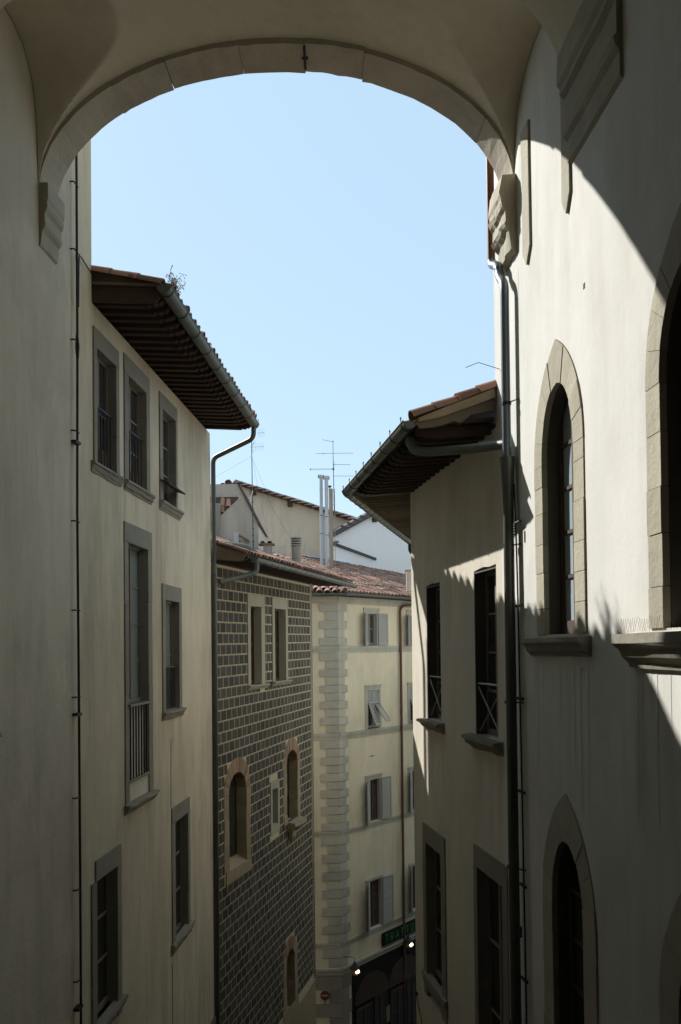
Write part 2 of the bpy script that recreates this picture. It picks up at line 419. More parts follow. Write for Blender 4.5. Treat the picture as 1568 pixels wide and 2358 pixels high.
def rafters(roof, xs, y_wall, y_tip, z_wall, slope, w, h, rmat, carved=True, skew=0.0):
    """exposed rafters with carved ends; z_wall is the underside at the wall line (y=0)"""
    def zb(y): return z_wall+slope*y
    t = y_tip
    prof = [(y_wall, zb(y_wall)), (t+.20, zb(t+.20))]
    if carved: prof += [(t+.17, zb(t)+.035), (t+.12, zb(t)+.018), (t+.08, zb(t)+.045), (t+.04, zb(t)+.04)]
    prof += [(t, zb(t)+.075), (t, zb(t)+h), (y_wall, zb(y_wall)+h)]
    me = MB().prism_x(prof, -w/2, w/2).mesh('rafter', rmat)
    for x in xs:
        o = link('rafter', me, roof); o.location = (x+random.uniform(-.01, .01), random.uniform(-.012, .012), random.uniform(-.004, .004)); o.rotation_euler = (0, 0, skew+random.uniform(-.012, .012))

def shutter(parent, hx, side, w, z0, z1, ang, y=-.03, ns=12, lower_panel=.12):
    """louvred leaf hinged at hx; ang = how far it stands off the wall when folded right back"""
    b = MB(); t = .035; f = .06; h = z1-z0
    # local leaf: x from 0 (hinge) to w, y thickness, z 0..h
    b.box(0, f, -t, 0, 0, h); b.box(w-f, w, -t, 0, 0, h)
    b.box(f, w-f, -t+.002, -.002, 0, lower_panel); b.box(f, w-f, -t+.002, -.002, h-f, h)
    b.box(f, w-f, -t+.004, -.004, h*.52, h*.52+.05) if h > 1.7 else None
    o = b.build('shutter', M['shutter'], parent)
    o.location = (hx, y, z0)
    if side < 0: o.scale = (-1, 1, 1)
    o.rotation_euler = (0, 0, -R(ang) if side > 0 else R(ang))
    sp = (h-f-lower_panel)/ns
    sl = MB().add([(0, -.03, 0), (w-2*f, -.03, 0), (w-2*f, -.002, sp*.8), (0, -.002, sp*.8), (0, -.024, -.004), (w-2*f, -.024, -.004), (w-2*f, .004, sp*.8-.004), (0, .004, sp*.8-.004)],
                  [(0, 1, 2, 3), (7, 6, 5, 4), (0, 4, 5, 1), (3, 2, 6, 7), (0, 3, 7, 4), (1, 5, 6, 2)]).mesh('slat', M['shutter'])
    for k in range(ns):
        q = link('slat', sl, o); q.location = (f, 0, lower_panel+sp*(k+.1))
    return o

# ================================================================== SETTING
MB().add([(-300, -300, 0), (300, -300, 0), (300, 300, 0), (-300, 300, 0)], [(0, 1, 2, 3)]).build('ground', M['street'], kind='structure')
MB().add([(-3.9, -6, .004), (2.5, -6, .004), (1.0, 16, .004), (2.6, 30, .004), (-.8, 30, .004), (-2.6, 18.8, .004)], [(0, 1, 2, 3, 4, 5)]).build('street', M['street'], kind='structure')
MB().box(-3.9, -2.9, -6, 10, .0, .12).build('pavement', M['cement'], kind='structure')

# ================================================================== NEAR LEFT HOUSE (plain wall, tower strip)
LH_O, LH_D = (-3.99, 0.0), (0.0712, 1.0)
tall = thing('tall_house', 'plain cream plastered wall rising at the left edge, taller than the eaves beside it', 'building', LH_O, LH_D)
wall_mesh(rect(-4.5, 11.46, 0, 26), [], body=1.0).build('wall', M['left'], tall)
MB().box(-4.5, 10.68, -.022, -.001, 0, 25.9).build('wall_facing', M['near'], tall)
MB().box(-4.5, 11.4, -.06, -.023, 0, 8.5).build('plinth_or_bounce_cutter', M['plinth_or_bounce_cutter'], tall)  # added below the view to cut bounced light
sill_mb(8.1, 8.62, 14.74, .16, .10, .01).build('window_sill', M['stone'], tall)

# ================================================================== ARCHED PASSAGE OVER THE STREET
arch = thing('arched_passage', 'groin vaulted passage with broad stone arch spanning the street overhead', 'building', (0, 10))
def XL(Y): return -3.99+.0712*Y+.03
def XR(Y): return 2.60-.065*Y-.006
def z_soffit(u): return 20.575+1.635*math.sqrt(max(0, 1-u*u))
def vault_z(u, Y):
    X = XL(Y)+(XR(Y)-XL(Y))*(u+1)/2
    z = z_soffit(u)+.065
    if 8.0 <= Y:
        dl, dr = X-XL(Y), XR(Y)-X
        if dl < dr: t, ap, d, ex = (Y-8.84)/.83, 6.52-.05*dl, dl, 3.0
        else: t, ap, d, ex = (Y-8.72)/.98, 6.11+.28*dr, dr, 2.6
        if abs(t) < 1: z = max(z, E+5.13+(ap-5.13)*(1-abs(t)**ex)**(1/ex))
    elif Y >= 6.75: z -= .07
    return X, z
vb = MB(); us = [math.sin(-math.pi/2+math.pi*i/220) for i in range(221)]
Ys = [-4.5, 0, 3, 5, 6.5, 6.749, 6.75, 7.2, 7.7, 7.99]+[8.0+(9.73-8.0)*i/80 for i in range(81)]
for Y in Ys:
    for u in us:
        X, z = vault_z(u, Y); vb.v.append((X, Y-10, z))
nu = len(us)
for i in range(len(Ys)-1):
    for k in range(nu-1): vb.f.append((i*nu+k, (i+1)*nu+k, (i+1)*nu+k+1, i*nu+k+1))
vb.build('vault', M['vault'], arch, True)
# stone arch: single voussoirs
angs = [0, 26, 46, 62, 81, 97, 112, 130, 152, 180]
for k in range(len(angs)-1):
    a0, a1 = R(angs[k])+.0006, R(angs[k+1])-.0006; n = 7; b = MB(); vs_ = []
    dz = random.uniform(-.012, .010); dy = random.uniform(-.012, .012)
    for j in range(n+1):
        a = a0+(a1-a0)*j/n; u = -math.cos(a)
        edge = .001 if j in (0, n) else 0
        for yy in (-.29+dy, .20+dy):
            wob_ = mnoise.noise(Vector((k*3.1, j*.7, yy*3)))*.014
            Y = 10+yy; X = XL(Y)+(XR(Y)-XL(Y))*(u+1)/2
            vs_.append((X, yy, 20.575+1.635*math.sin(a)+dz+wob_+edge))
        for yy in (.20+dy, -.29+dy):
            Y = 10+yy; uu = -math.cos(a)*1.0
            X = XL(Y)+(XR(Y)-XL(Y))*(uu+1)/2-math.cos(a)*.26
            vs_.append((X, yy, 20.575+1.635*math.sin(a)+.30*max(.25, math.sin(a))))
    fs = [(3, 2, 1, 0), tuple(n*4+i for i in range(4))]
    for j in range(n):
        for i in range(4): fs.append((j*4+i, j*4+(i+1) % 4, (j+1)*4+(i+1) % 4, (j+1)*4+i))
    b.add(vs_, fs).build('arch_stone', M['arch'], arch)
# iron cramp across one joint
u = -math.cos(R(97)); Y = 9.95; X = XL(Y)+(XR(Y)-XL(Y))*(u+1)/2
MB().box(X-.012, X+.012, -.27, .12, z_soffit(u)-.018, z_soffit(u)+.02).box(X-.035, X+.035, -.08, -.05, z_soffit(u)-.016, z_soffit(u)+.02).build('iron_cramp', M['iron'], arch)
# wall over the arch and the mass of the passage
op = [(XL(10.2)-.4, 26), (XL(10.2)-.4, 20.4)]
for i in range(33):
    a = math.pi*i/32; uu = -math.cos(a); X = XL(10.)+(XR(10.)-XL(10.))*(uu+1)/2-math.cos(a)*.20
    op.append((X, 20.575+1.635*math.sin(a)+.24*max(.3, math.sin(a))))
op += [(XR(10.2)+.5, 20.4), (XR(10.2)+.5, 26)]
MB().prism(op, -.22, .14).build('upper_wall', M['vault'], arch)
MB().box(-4.3, 3.2, -14.5, .13, 26.003, 26.3).build('roof', M['vault'], arch)
MB().box(-4.6, 3.6, -14.8, -14.5, 0, 26.3).build('unseen_end_wall', M['plinth_or_bounce_cutter'], arch)  # unseen; dark to return less light from behind the camera

def corbel(name, parent, prof, x0, x1, mtl, rough=0.0, seed=0):
    """(y, z) profile run along x, chipped when rough"""
    b = MB(); n = len(prof); N = 9
    for i in range(N):
        x = x0+(x1-x0)*i/(N-1)
        for y, z in prof:
            v_ = Vector((x*4+seed, y*5, z*4)); nn = mnoise.noise_vector(v_)*rough+mnoise.noise_vector(v_*3.1)*rough*.5
            keep = 0 if y > -.001 else 1
            b.v.append((x+nn.x*.6, y+nn.y*keep, z+nn.z))
    b.f += [tuple(range(n-1, -1, -1)), tuple(range((N-1)*n, N*n))]
    for i in range(N-1):
        for k in range(n): b.f.append((i*n+k, i*n+(k+1) % n, (i+1)*n+(k+1) % n, (i+1)*n+k))
    return b.build(name, mtl, parent)
def corbel_prof(zt, h, p):
    base = [(0.02, zt), (-p, zt), (-p*1.02, zt-h*.24), (-p*.93, zt-h*.30), (-p*.98, zt-h*.36), (-p*.9, zt-h*.42), (-p*.72, zt-h*.47), (-p*.72, zt-h*.60), (-p*.80, zt-h*.63), (-p*.70, zt-h*.68), (-p*.45, zt-h*.74), (-p*.36, zt-h*.95), (-p*.1, zt-h), (0.02, zt-h)]
    return base
# the two springing corbels of the front arch sit in the side walls' own frames
lc = bpy.data.objects.new('corbel', MB().mesh('corbel_mount', M['stone']))
bpy.data.objects.remove(lc)
def in_frame(parent, O, d):
    """matrix that puts (x along, y in, z) of a wall frame into the parent's space"""
    a = math.atan2(d[1], d[0])
    return Matrix.Translation((O[0]-parent.location.x, O[1]-parent.location.y, -parent.location.z)) @ Matrix.Rotation(a-parent.rotation_euler.z, 4, 'Z')
RW_O, RW_D = (2.60, 0.0), (0.065, -1.0)
c1 = corbel('corbel', arch, corbel_prof(20.68, .72, .125), 9.74, 10.22, M['pale'], .006, 1); c1.matrix_local = in_frame(arch, LH_O, LH_D)
c1['label'] = 'crisp moulded corbel on the cream wall'
c2 = corbel('corbel', arch, corbel_prof(20.68, .86, .17), -10.22, -9.66, M['pale'], .032, 5); c2.matrix_local = in_frame(arch, RW_O, RW_D)
c2['label'] = 'crumbling weathered corbel on the sunlit white wall'
c3 = corbel('corbel', arch, [(.02, 20.75), (-.11, 20.75), (-.115, 20.50), (-.085, 20.46), (-.088, 20.41), (-.045, 20.37), (-.045, 20.12), (-.080, 20.09), (-.065, 20.03), (-.028, 19.99), (-.03, 19.80), (.02, 19.75)], -7.85, -6.62, M['pale'], .008, 9); c3.matrix_local = in_frame(arch, RW_O, RW_D)
c3['label'] = 'wide dark moulded corbel on the white wall near the camera'
for sx0, sx1, z0 in ((-9.36, -9.10, 19.52), (-8.04, -7.83, 19.42)):
    q = MB().prism([(sx0, z0+.12), ((sx0+sx1)/2, z0-.03), (sx1, z0+.13), (sx1-.01, 20.6), (sx1, 20.95), (sx0-.02, 20.95), (sx0+.01, 20.4)], -.025, .0).build('arch_stub', M['pale'], arch)
    q.matrix_local = in_frame(arch, RW_O, RW_D)

# ================================================================== LEFT HOUSE WITH DEEP EAVES
lh = thing('eaved_house', 'cream house on the left with stone framed windows under deep timber eaves', 'building', LH_O, LH_D)
W_A = ((11.43, 12.51, 17.95, 19.73), (11.60, 12.38, 17.97, 19.48))
W_B = ((12.75, 14.03, 17.96, 19.80), (12.94, 13.84, 17.98, 19.53))
W_C = ((14.60, 15.74, 17.97, 19.79), (14.78, 15.62, 18.00, 19.54))
W_D = ((12.72, 14.10, 13.30, 17.37), (12.89, 13.88, 14.74, 17.08))
W_E = ((14.70, 15.96, 14.46, 16.62), (14.88, 15.78, 14.49, 16.36))
W_F = ((11.12, 12.50, 10.50, 12.82), (11.33, 12.33, 10.74, 12.56))
W_G = ((15.22, 16.47, 10.36, 12.82), (15.41, 16.32, 10.52, 12.55))
holes = [rect(max(o_[0], 11.47), o_[1], o_[2], o_[3]) for o_, i_ in (W_A, W_B, W_C, W_D, W_E, W_F, W_G)]
holes[0] = rect(11.48, 12.51, 17.95, 19.73)
wall_mesh(rect(11.462, 18.49, 0, 20.02), holes).build('wall', M['left'], lh)
def lwin(o_, i_, panes, cols, rows, sill=None, depth=.11, fm='frame', smat='stone', y=.11):
    o2 = (max(o_[0], 11.48), o_[1], o_[2], o_[3])
    w = sash(lh, 'window', i_[0]-.03, i_[1]+.03, i_[2]-.02, i_[3]+.02, y, M[fm], M[panes], cols, rows)
    surround(w, o2, i_, M[smat], depth=depth)
    if sill: sill_mb(*sill).build('sill', M[smat], w)
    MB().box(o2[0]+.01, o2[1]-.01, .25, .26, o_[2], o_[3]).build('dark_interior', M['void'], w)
    return w
wa = lwin(*W_A, 'pane', 2, 2, (11.40, 12.60, 17.97, .15, .055, .008))
wb = lwin(*W_B, 'pane', 2, 3, (12.74, 14.12, 17.98, .16, .075, .006))
wc = lwin(*W_C, 'pane', 2, 3, (14.58, 15.92, 17.99, .16, .085, .003))
wd = lwin(W_D[0], W_D[1], 'pane_curtain', 2, 4, (12.68, 14.20, 13.32, .15, .09, .006))
we = lwin(*W_E, 'pane_curtain', 2, 2, (14.68, 16.03, 14.50, .16, .075, .008))
wf = lwin(*W_F, 'pane', 2, 3, (11.08, 12.60, 10.72, .17, .07, .006))
wg = lwin(*W_G, 'pane', 2, 3, (15.17, 16.58, 10.54, .20, .07, .006))
def bars(w, x0, x1, z0, z1, y, n, mt, r=.008, top=True):
    for k in range(n):
        x = x0+(x1-x0)*(k+.5)/n
        MB().tube([(x, y, z0), (x, y, z1)], r, 6).build('bar', mt, w)
    if top: MB().box(x0, x1, y-.012, y+.012, z1-.004, z1+.02).build('rail', M['iron'], w)
bars(wa, 11.62, 12.37, 18.0, 18.74, .045, 6, M['iron'], .010)
bars(wa, 11.62, 12.37, 18.0, 18.24, .085, 7, M['rust'], .016, False)
bars(wb, 12.95, 13.83, 18.0, 18.76, .045, 6, M['iron'], .009)
bars(wb, 12.95, 13.83, 18.0, 18.20, .085, 8, M['rust'], .014, False)
MB().add([(14.60, -.02, 18.30), (15.72, -.02, 18.30), (15.72, -.16, 18.25), (14.60, -.16, 18.25), (14.60, -.02, 18.33), (15.72, -.02, 18.33), (15.72, -.16, 18.28), (14.60, -.16, 18.28)],
         [(3, 2, 1, 0), (4, 5, 6, 7), (0, 1, 5, 4), (2, 3, 7, 6), (0, 4, 7, 3), (1, 2, 6, 5)]).build('shelf_board', M['timber'], wc)
bars(we, 14.90, 15.76, 14.52, 15.22, .05, 11, M['iron'], .008)
def stains(parent, mt, spots):
    b = MB()
    for x0, x1, z, Lmax in spots:
        for k in range(int((x1-x0)*9)+2):
            e = random.random()
            x = random.choice((x0+random.uniform(0, .12), x1-random.uniform(0, .12))) if e < .55 else random.uniform(x0, x1)
            w = random.uniform(.006, .028); Ls = Lmax*random.uniform(.25, 1); n = 6; lf, rg = [], []
            for j in range(n+1):
                t = j/n; ww = w*(1-t)**.7; d = random.uniform(-.003, .003)
                lf.append((x-ww+d, -.0012-.0001*k, z-Ls*t)); rg.append((x+ww+d, -.0012-.0001*k, z-Ls*t))
            b.add(lf+rg, [(j, j+1, n+2+j, n+1+j) for j in range(n)])
    b.build('water_stains', mt, parent, kind='stuff')
stains(lh, M['left_stain'], [(11.4, 12.5, 17.83, .7), (12.76, 14.0, 17.83, .9), (14.6, 15.8, 17.84, .8), (12.7, 14.1, 13.18, 1.3), (14.7, 15.95, 14.35, .9), (11.1, 12.5, 10.56, .8), (15.2, 16.5, 10.35, .9)])
# railing and plaster panel under the tall window
MB().box(12.89, 13.90, -.002, .10, 13.325, 13.60).box(12.89, 13.90, .06, .10, 13.603, 14.70).build('parapet_panel', M['rhouse'], wd)
bars(wd, 12.93, 13.88, 13.62, 14.70, .0, 7, M['iron'], .013, False)
MB().box(12.84, 13.98, -.06, .10, 14.70, 14.735).build('ledge', M['copper'], wd)
MB().box(12.86, 13.94, -.03, .03, 13.60, 13.635).build('rail', M['stone'], wd)
MB().box(11.47, 18.45, -.05, -.002, 0, 8.0).build('plinth_or_bounce_cutter', M['plinth_or_bounce_cutter'], lh)  # added out of view, dark to swallow light from below
# hairline cracks
for pts in ([(15.22, -.002, 14.0), (15.21, -.002, 13.2), (15.2, -.002, 12.85)], [(15.21, -.002, 10.2), (15.22, -.002, 9.0), (15.2, -.002, 7.8)]):
    MB().tube(pts, .006, 4).build('crack', M['iron'], lh)
# eaves
OV, SL = .93, .06
deck = MB()
def ldz(y): return 20.19+SL*y if y < 0 else 20.19+.30*y
deck.prism_x([(.3, ldz(0)+.02), (-OV, ldz(-OV)), (-OV, ldz(-OV)+.035), (0, ldz(0)+.05), (5.0, ldz(5)+.10), (5.0, 19.9), (.3, 19.9)], 11.47, 18.24)
roof = deck.build('roof', M['timber'], lh)
rafters(roof, [11.66+.268*k for k in range(24)]+[18.16], .15, -OV+.03, 20.045, SL, .105, .125, M['timber'])
MB().prism_x([(.02, 20.03), (-OV+.10, 20.03-SL*(OV-.10)), (-OV+.02, 20.03-SL*OV+.10), (-OV+.0, ldz(-OV)+.05), (.02, ldz(0)+.07)], 11.465, 11.50).build('barge_board', M['timber'], roof)
MB().prism_x([(.02, ldz(0)+.065), (-OV, ldz(-OV)+.05), (-OV, ldz(-OV)+.085), (.02, ldz(0)+.10)], 11.44, 11.66).build('barge_board', M['plank'], roof)
MB().prism_x([(-OV+.0, ldz(-OV)+.045), (-OV, ldz(-OV)+.075), (.42, ldz(-OV)+.075+.262*1.36), (.42, ldz(0)+.04), (.02, ldz(0)+.04)], 11.455, 11.60).build('verge_bed', M['timber'], roof)
for k in range(2):
    MB().box(11.5, 18.22, -.56-.24*k, -.52-.24*k, ldz(-.54-.24*k)-.045, ldz(-.54-.24*k)-.012).build('batten', M['plank'], roof)
for k in range(27): tile_at(roof, (11.60+.247*k, -OV-.10, ldz(-OV)+.06), .3)
for k in range(26): tile_at(roof, (11.60+.247*k+.02, -OV+.30, ldz(-OV)+.15), .3)
for k in range(4): tile_at(roof, (11.53, -OV+.02+.33*k, ldz(-OV)+.075+.085*k), .25, 0, BIGTILE)
for k in range(6):
    for q in range(3): tile_at(roof, (11.60+.247*k*4, -OV+.65+.35*q, ldz(-OV)+.25+.105*q), .3)
gut = gutter(lh, (11.32, -OV-.06, 20.14), (18.22, -OV-.06, 20.11), .092, M['copper'])
dp = curve_pts([(18.10, -OV-.06, 20.03), (18.12, -OV-.05, 19.80), (18.575, -.045, 19.52), (18.575, -.045, 19.0), (18.575, -.045, 17.20)], 6)
MB().tube(dp, .05, 12).tube([(18.575, -.045, 17.22), (18.575, -.045, 16.95)], [.055, .062], 12).build('drainpipe', M['pipe'], lh, True)
MB().tube([(18.575, -.045, 17.28), (18.575, -.045, 16.98)], [.058, .058], 12).build('pipe_joint', M['copper'], lh, True)
MB().tube([(18.575, -.045, 16.98), (18.575, -.045, 16.80), (18.575, -.045, 16.78), (18.575, -.045, 0)], [.082, .070, .062, .062], 12).build('drainpipe', M['pipe'], lh, True)
# far flank of the house
MB().box(18.47, 18.50, .33, 6, 0, 20.0).build('flank_wall', M['left'], lh)

# dry weed growing from the gutter
weed = thing('dry_weed', 'dry brown weed growing out of the copper gutter end', 'plant', (-2.20, 11.75), (1, 0), 20.22)
wb_ = MB()
for k in range(16):
    p = Vector((random.uniform(-.05, .08), random.uniform(-.15, .15), 0)); d = Vector((random.uniform(-.25, .35), random.uniform(-.3, .3), 1)).normalized(); pts = [p]
    Lw = random.uniform(.10, .36)
    for j in range(5):
        d = (d+Vector((random.uniform(-.25, .25), random.uniform(-.25, .25), -.02*j))).normalized(); pts.append(pts[-1]+d*Lw/5)
        if j > 1:
            for q in range(3):
                s_ = pts[-1]; e = s_+Vector((random.uniform(-.05, .05), random.uniform(-.05, .05), random.uniform(-.04, .05)))
                wb_.tube([s_, e], .0022, 3); wb_.tube([e, e+Vector((.006, .002, -.012))], [.007, .003], 4)
    wb_.tube(pts, [.004, .0035, .003, .003, .0025, .002], 4)
wb_.build('stems', M['dry'], weed)

# black cable down the left wall
cab = thing('wall_cable', 'black cable clipped down the cream wall at the far left', 'cable', LH_O, LH_D)
pts = [(10.75, -.07, 22.2), (10.76, -.07, 19.2), (10.73, -.07, 17.2), (10.76, -.07, 14.9), (10.78, -.07, 12), (10.78, -.07, 6)]
MB().tube(pts, .016, 8).tube([(10.75, -.07, 19.35), (10.76, -.07, 19.2), (10.76, -.07, 19.05)], [.017, .028, .017], 8).build('cable', M['iron'], cab, True)
MB().tube(curve_pts([(10.79, -.075, 19.7), (10.82, -.07, 20.30), (10.90, -.05, 20.40), (11.2, -.03, 20.38), (11.47, -.03, 20.36)]), .009, 6).build('branch_wire', M['iron'], cab)
for z in (21.18, 20.36, 19.26, 18.16, 17.07, 16.0, 14.96, 13.76, 12.67, 11.59, 10.5): MB().tube([(10.66, -.02, z), (10.66, -.07, z), (10.80, -.07, z)], .010, 6).build('clip', M['iron'], cab)
for z in (18.03, 14.75, 11.26): MB().box(10.66, 10.81, -.09, -.02, z-.018, z+.018).build('insulator', M['iron'], cab)

# ================================================================== RIGHT: WHITE PALACE WALL
rw = thing('white_palace', 'white plastered palace wall on the right with pointed stone window arches', 'building', RW_O, RW_D)
P1 = dict(cx=-8.345, wo=.735, wi=.47, z0=15.62, zso=17.30, zao=18.40, zsi=17.30, zai=17.97)
P2 = dict(cx=-5.56, wo=.735, wi=.50, z0=15.62, zso=17.30, zao=18.42, zsi=17.30, zai=17.99)
P3 = dict(cx=-8.25, wo=.765, wi=.45, z0=11.2, zso=13.0, zao=14.15, zsi=13.0, zai=13.70)
P4 = dict(cx=-5.48, wo=.765, wi=.45, z0=11.2, zso=13.0, zao=14.15, zsi=13.0, zai=13.70)
holes = [arch_outline(p['cx'], p['wo'], p['z0'], p['zso'], p['zao'], 16, .75) for p in (P1, P2, P3, P4)]
wall_mesh(rect(-10.72, 4.5, 0, 26), holes, body=1.2).build('wall', M['right'], rw)
def pwin(p, pm, fm, sill=None, rows=5, cap=None):
    w = sash(rw, 'window', p['cx']-p['wi']-.02, p['cx']+p['wi']+.02, p['z0'], p['zai']+.02, .15, M[fm], M[pm], 2, rows, .10, .035)
    arch_stones(w, p['cx'], p['wo'], p['wi'], p['z0'], p['zso'], p['zao'], p['zsi'], p['zai'], M['pale'], .30, 5, .75, depth=.04)
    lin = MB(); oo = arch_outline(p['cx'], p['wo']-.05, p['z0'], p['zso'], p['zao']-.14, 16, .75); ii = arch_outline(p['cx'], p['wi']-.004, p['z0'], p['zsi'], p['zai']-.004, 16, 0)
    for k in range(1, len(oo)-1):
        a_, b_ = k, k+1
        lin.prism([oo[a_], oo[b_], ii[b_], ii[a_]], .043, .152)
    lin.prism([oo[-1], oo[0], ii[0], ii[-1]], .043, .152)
    lin.build('shade_lining', M['shade_lining'], w)  # lining coloured dark to stand for shade inside the opening
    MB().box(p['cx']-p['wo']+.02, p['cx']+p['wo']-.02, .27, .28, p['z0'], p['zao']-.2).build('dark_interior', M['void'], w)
    if sill: sill_mb(*sill).build('sill', M['stone'], w)
    return w
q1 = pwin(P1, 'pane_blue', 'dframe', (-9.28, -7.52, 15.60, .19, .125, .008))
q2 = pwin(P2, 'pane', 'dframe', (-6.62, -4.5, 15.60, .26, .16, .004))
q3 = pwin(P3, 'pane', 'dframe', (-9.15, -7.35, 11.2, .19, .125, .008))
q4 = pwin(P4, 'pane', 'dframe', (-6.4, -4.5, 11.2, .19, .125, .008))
MB().box(-10.7, 4.5, -.05, -.002, 0, 8.8).build('plinth_or_bounce_cutter', M['plinth_or_bounce_cutter'], rw)  # unseen dark base, added against bounce up the wall
# bird netting wires on the second sill
nb = MB()
for k in range(40):
    x = -6.58+k*.042
    for s_ in (-1, 1): nb.tube([(x, -.12+random.uniform(-.01, .01), 15.60), (x+s_*.05, -.12, 15.68+random.uniform(0, .03))], .0009, 3)
nb.build('bird_wires', M['rust'], q2, kind='stuff')
MB().box(-7.57, -7.53, -.004, .01, 18.555, 18.60).build('putlog_hole', M['void'], rw)
stains(rw, M['white_stain'], [(-9.2, -7.6, 15.42, 1.6), (-6.6, -4.6, 15.34, 1.6), (-10.2, -9.6, 19.6, .8)])
# end of the wall: flank towards the eaves
MB().box(-10.745, -10.722, .0, 1.5, 0, 26).build('flank_wall', M['right'], rw)

# drainpipe on the palace wall
dpipe = thing('palace_drainpipe', 'thick dark drainpipe running down the corner of the white palace wall', 'drainpipe', RW_O, RW_D)
MB().tube([(-10.46, -.10, 24), (-10.43, -.10, 20.04)], .047, 12).build('upper_pipe', M['brownpipe'], dpipe, True)
MB().tube(curve_pts([(-10.42, -.10, 20.06), (-10.41, -.10, 20.00), (-10.10, -.10, 19.86), (-10.06, -.10, 19.70), (-9.84, -.10, 19.55), (-9.84, -.10, 19.2), (-9.84, -.10, 17.50)]), .050, 12).build('pipe', M['bluepipe'], dpipe, True)
MB().tube([(-9.82, -.10, 17.60), (-9.82, -.10, 17.57), (-9.82, -.10, 17.55), (-9.82, -.10, 17.22), (-9.81, -.10, 17.0), (-9.75, -.10, 0)], [.085, .085, .080, .066, .060, .060], 12).build('lower_pipe', M['pipe'], dpipe, True)
for z in (18.2, 16.62, 14.9, 13.1, 11.4):
    MB().tube([(-9.83, -.10, z-.015), (-9.83, -.10, z+.015)], .068 if z < 17.5 else .056, 12).tube([(-9.83, -.1, z), (-9.66, -.03, z), (-9.66, .02, z)], .008, 5).build('pipe_clamp', M['iron'], dpipe)
# arm from the right-hand eaves gutter
arm_w = [(0.885, 10.95, 18.10), (0.885, 10.95, 17.97), (1.02, 10.85, 17.90), (1.5, 10.4, 17.83), (1.86, 9.86, 17.76)]
inv = (Matrix.Translation((RW_O[0], RW_O[1], 0)) @ Matrix.Rotation(math.atan2(RW_D[1], RW_D[0]), 4, 'Z')).inverted()
MB().tube(curve_pts([inv @ Vector(p) for p in arm_w]), .056, 12).build('feeder_pipe', M['copper'], dpipe, True)
# cable beside it
cab2 = thing('wall_cable', 'thin wire with insulators beside the drainpipe on the white wall', 'cable', RW_O, RW_D)
pts = [(-9.78, -.04, 17.3), (-9.72, -.045, 16.9), (-9.66, -.05, 16.2), (-9.60, -.05, 14), (-9.55, -.05, 11.5), (-9.5, -.05, 5)]
MB().tube(pts, .009, 6).build('cable', M['iron'], cab2)
for z in (16.85, 15.95, 14.95, 13.95, 12.95, 11.95): MB().tube([(-9.69, -.06, z), (-9.53, -.045, z)], .017, 8).build('clip', M['iron'], cab2)
for z in (16.82, 12.5):
    q = MB()
    for k in range(4): q.tube([(-9.64, -.08, z-.03*k), (-9.60, -.08, z-.03*k)], .014, 6)
    q.build('insulator', M['iron'], cab2)

# ================================================================== RIGHT HOUSE UNDER ITS OWN EAVES
RH_O, RH_D = (3.576, 0.0), (0.158, -1.0)
rh = thing('ivory_house', 'ivory house on the right with wrapped eaves and two sunlit windows', 'building', RH_O, RH_D)
V1, V2 = (-14.2, -13.40, 14.40, 16.49), (-11.73, -10.85, 14.38, 16.51)
V3 = ((-14.57, -13.27, 10.0, 12.71), (-14.37, -13.50, 10.35, 12.42))
V4 = ((-11.86, -10.56, 9.6, 12.94), (-11.71, -10.75, 9.9, 12.67))
def jag(x0, x1, z0, z1):
    return [(x0, z0), (x1, z0), (x1, z1), (x1-(x1-x0)*.3, z1-.012), (x1-(x1-x0)*.55, z1+.008), (x0+(x1-x0)*.15, z1-.006), (x0, z1-.02)]
holes = [jag(*V1), jag(*V2), rect(*V3[0]), rect(*V4[0])]
wall_mesh(rect(-15.2, -10.62, 0, 18.15), holes).build('wall', M['rhouse'], rh)
MB().box(-15.2, -10.8, -.05, -.002, 0, 7.5).build('plinth_or_bounce_cutter', M['plinth_or_bounce_cutter'], rh)  # added out of sight to damp light from the street
def xbrace(w, x0, x1, z0, z1, y):
    q = MB(); q.tube([(x0, y, z1), (x1, y, z1)], .014, 6); q.tube([(x0, y, z1-.04), (x1, y, z0)], .009, 5); q.tube([(x0, y+.012, z0), (x1, y+.012, z1-.04)], .009, 5)
    q.build('cross_railing', M['rail'], w)
for v, s_ in ((V1, (-14.38, -13.22, 14.40, .16, .13, .012)), (V2, (-11.93, -10.68, 14.38, .17, .13, .016))):
    w = sash(rh, 'window', v[0], v[1], v[2], v[3]-.03, .15, M['frame'], M['pane'], 2, 4)
    sill_mb(*s_).build('sill', M['stone'], w)
    MB().box(v[0]+.002, v[0]+.016, .004, .15, v[2], v[3]-.03).box(v[1]-.016, v[1]-.002, .004, .15, v[2], v[3]-.03).box(v[0]+.016, v[1]-.016, .004, .15, v[3]-.05, v[3]-.03).build('lining', M['void'], w)
    xbrace(w, v[0]+.005, v[1]-.005, v[2]+.04, v[2]+.66, .04)
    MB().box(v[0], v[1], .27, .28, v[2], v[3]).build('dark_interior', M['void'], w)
for o_, i_ in (V3, V4):
    w = sash(rh, 'window', i_[0]-.02, i_[1]+.02, i_[2], i_[3]+.02, .12, M['frame'], M['pane'], 2, 3)
    surround(w, o_, i_, M['stone'], depth=.12, wobble=.004, split=False)
    sill_mb(o_[0]-.04, o_[1]+.04, i_[2]+.01, .26, .05, .004).build('sill', M['stone'], w)
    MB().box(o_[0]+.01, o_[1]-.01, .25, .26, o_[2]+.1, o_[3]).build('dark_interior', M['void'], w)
MB().box(-13.55, -13.42, .02, .09, 14.41, 14.46).build('flower_stub', M['whitep'], rh)
stains(rh, M['right_stain'], [(-14.35, -13.25, 14.25, 1.3), (-11.9, -10.75, 14.22, 1.4)])
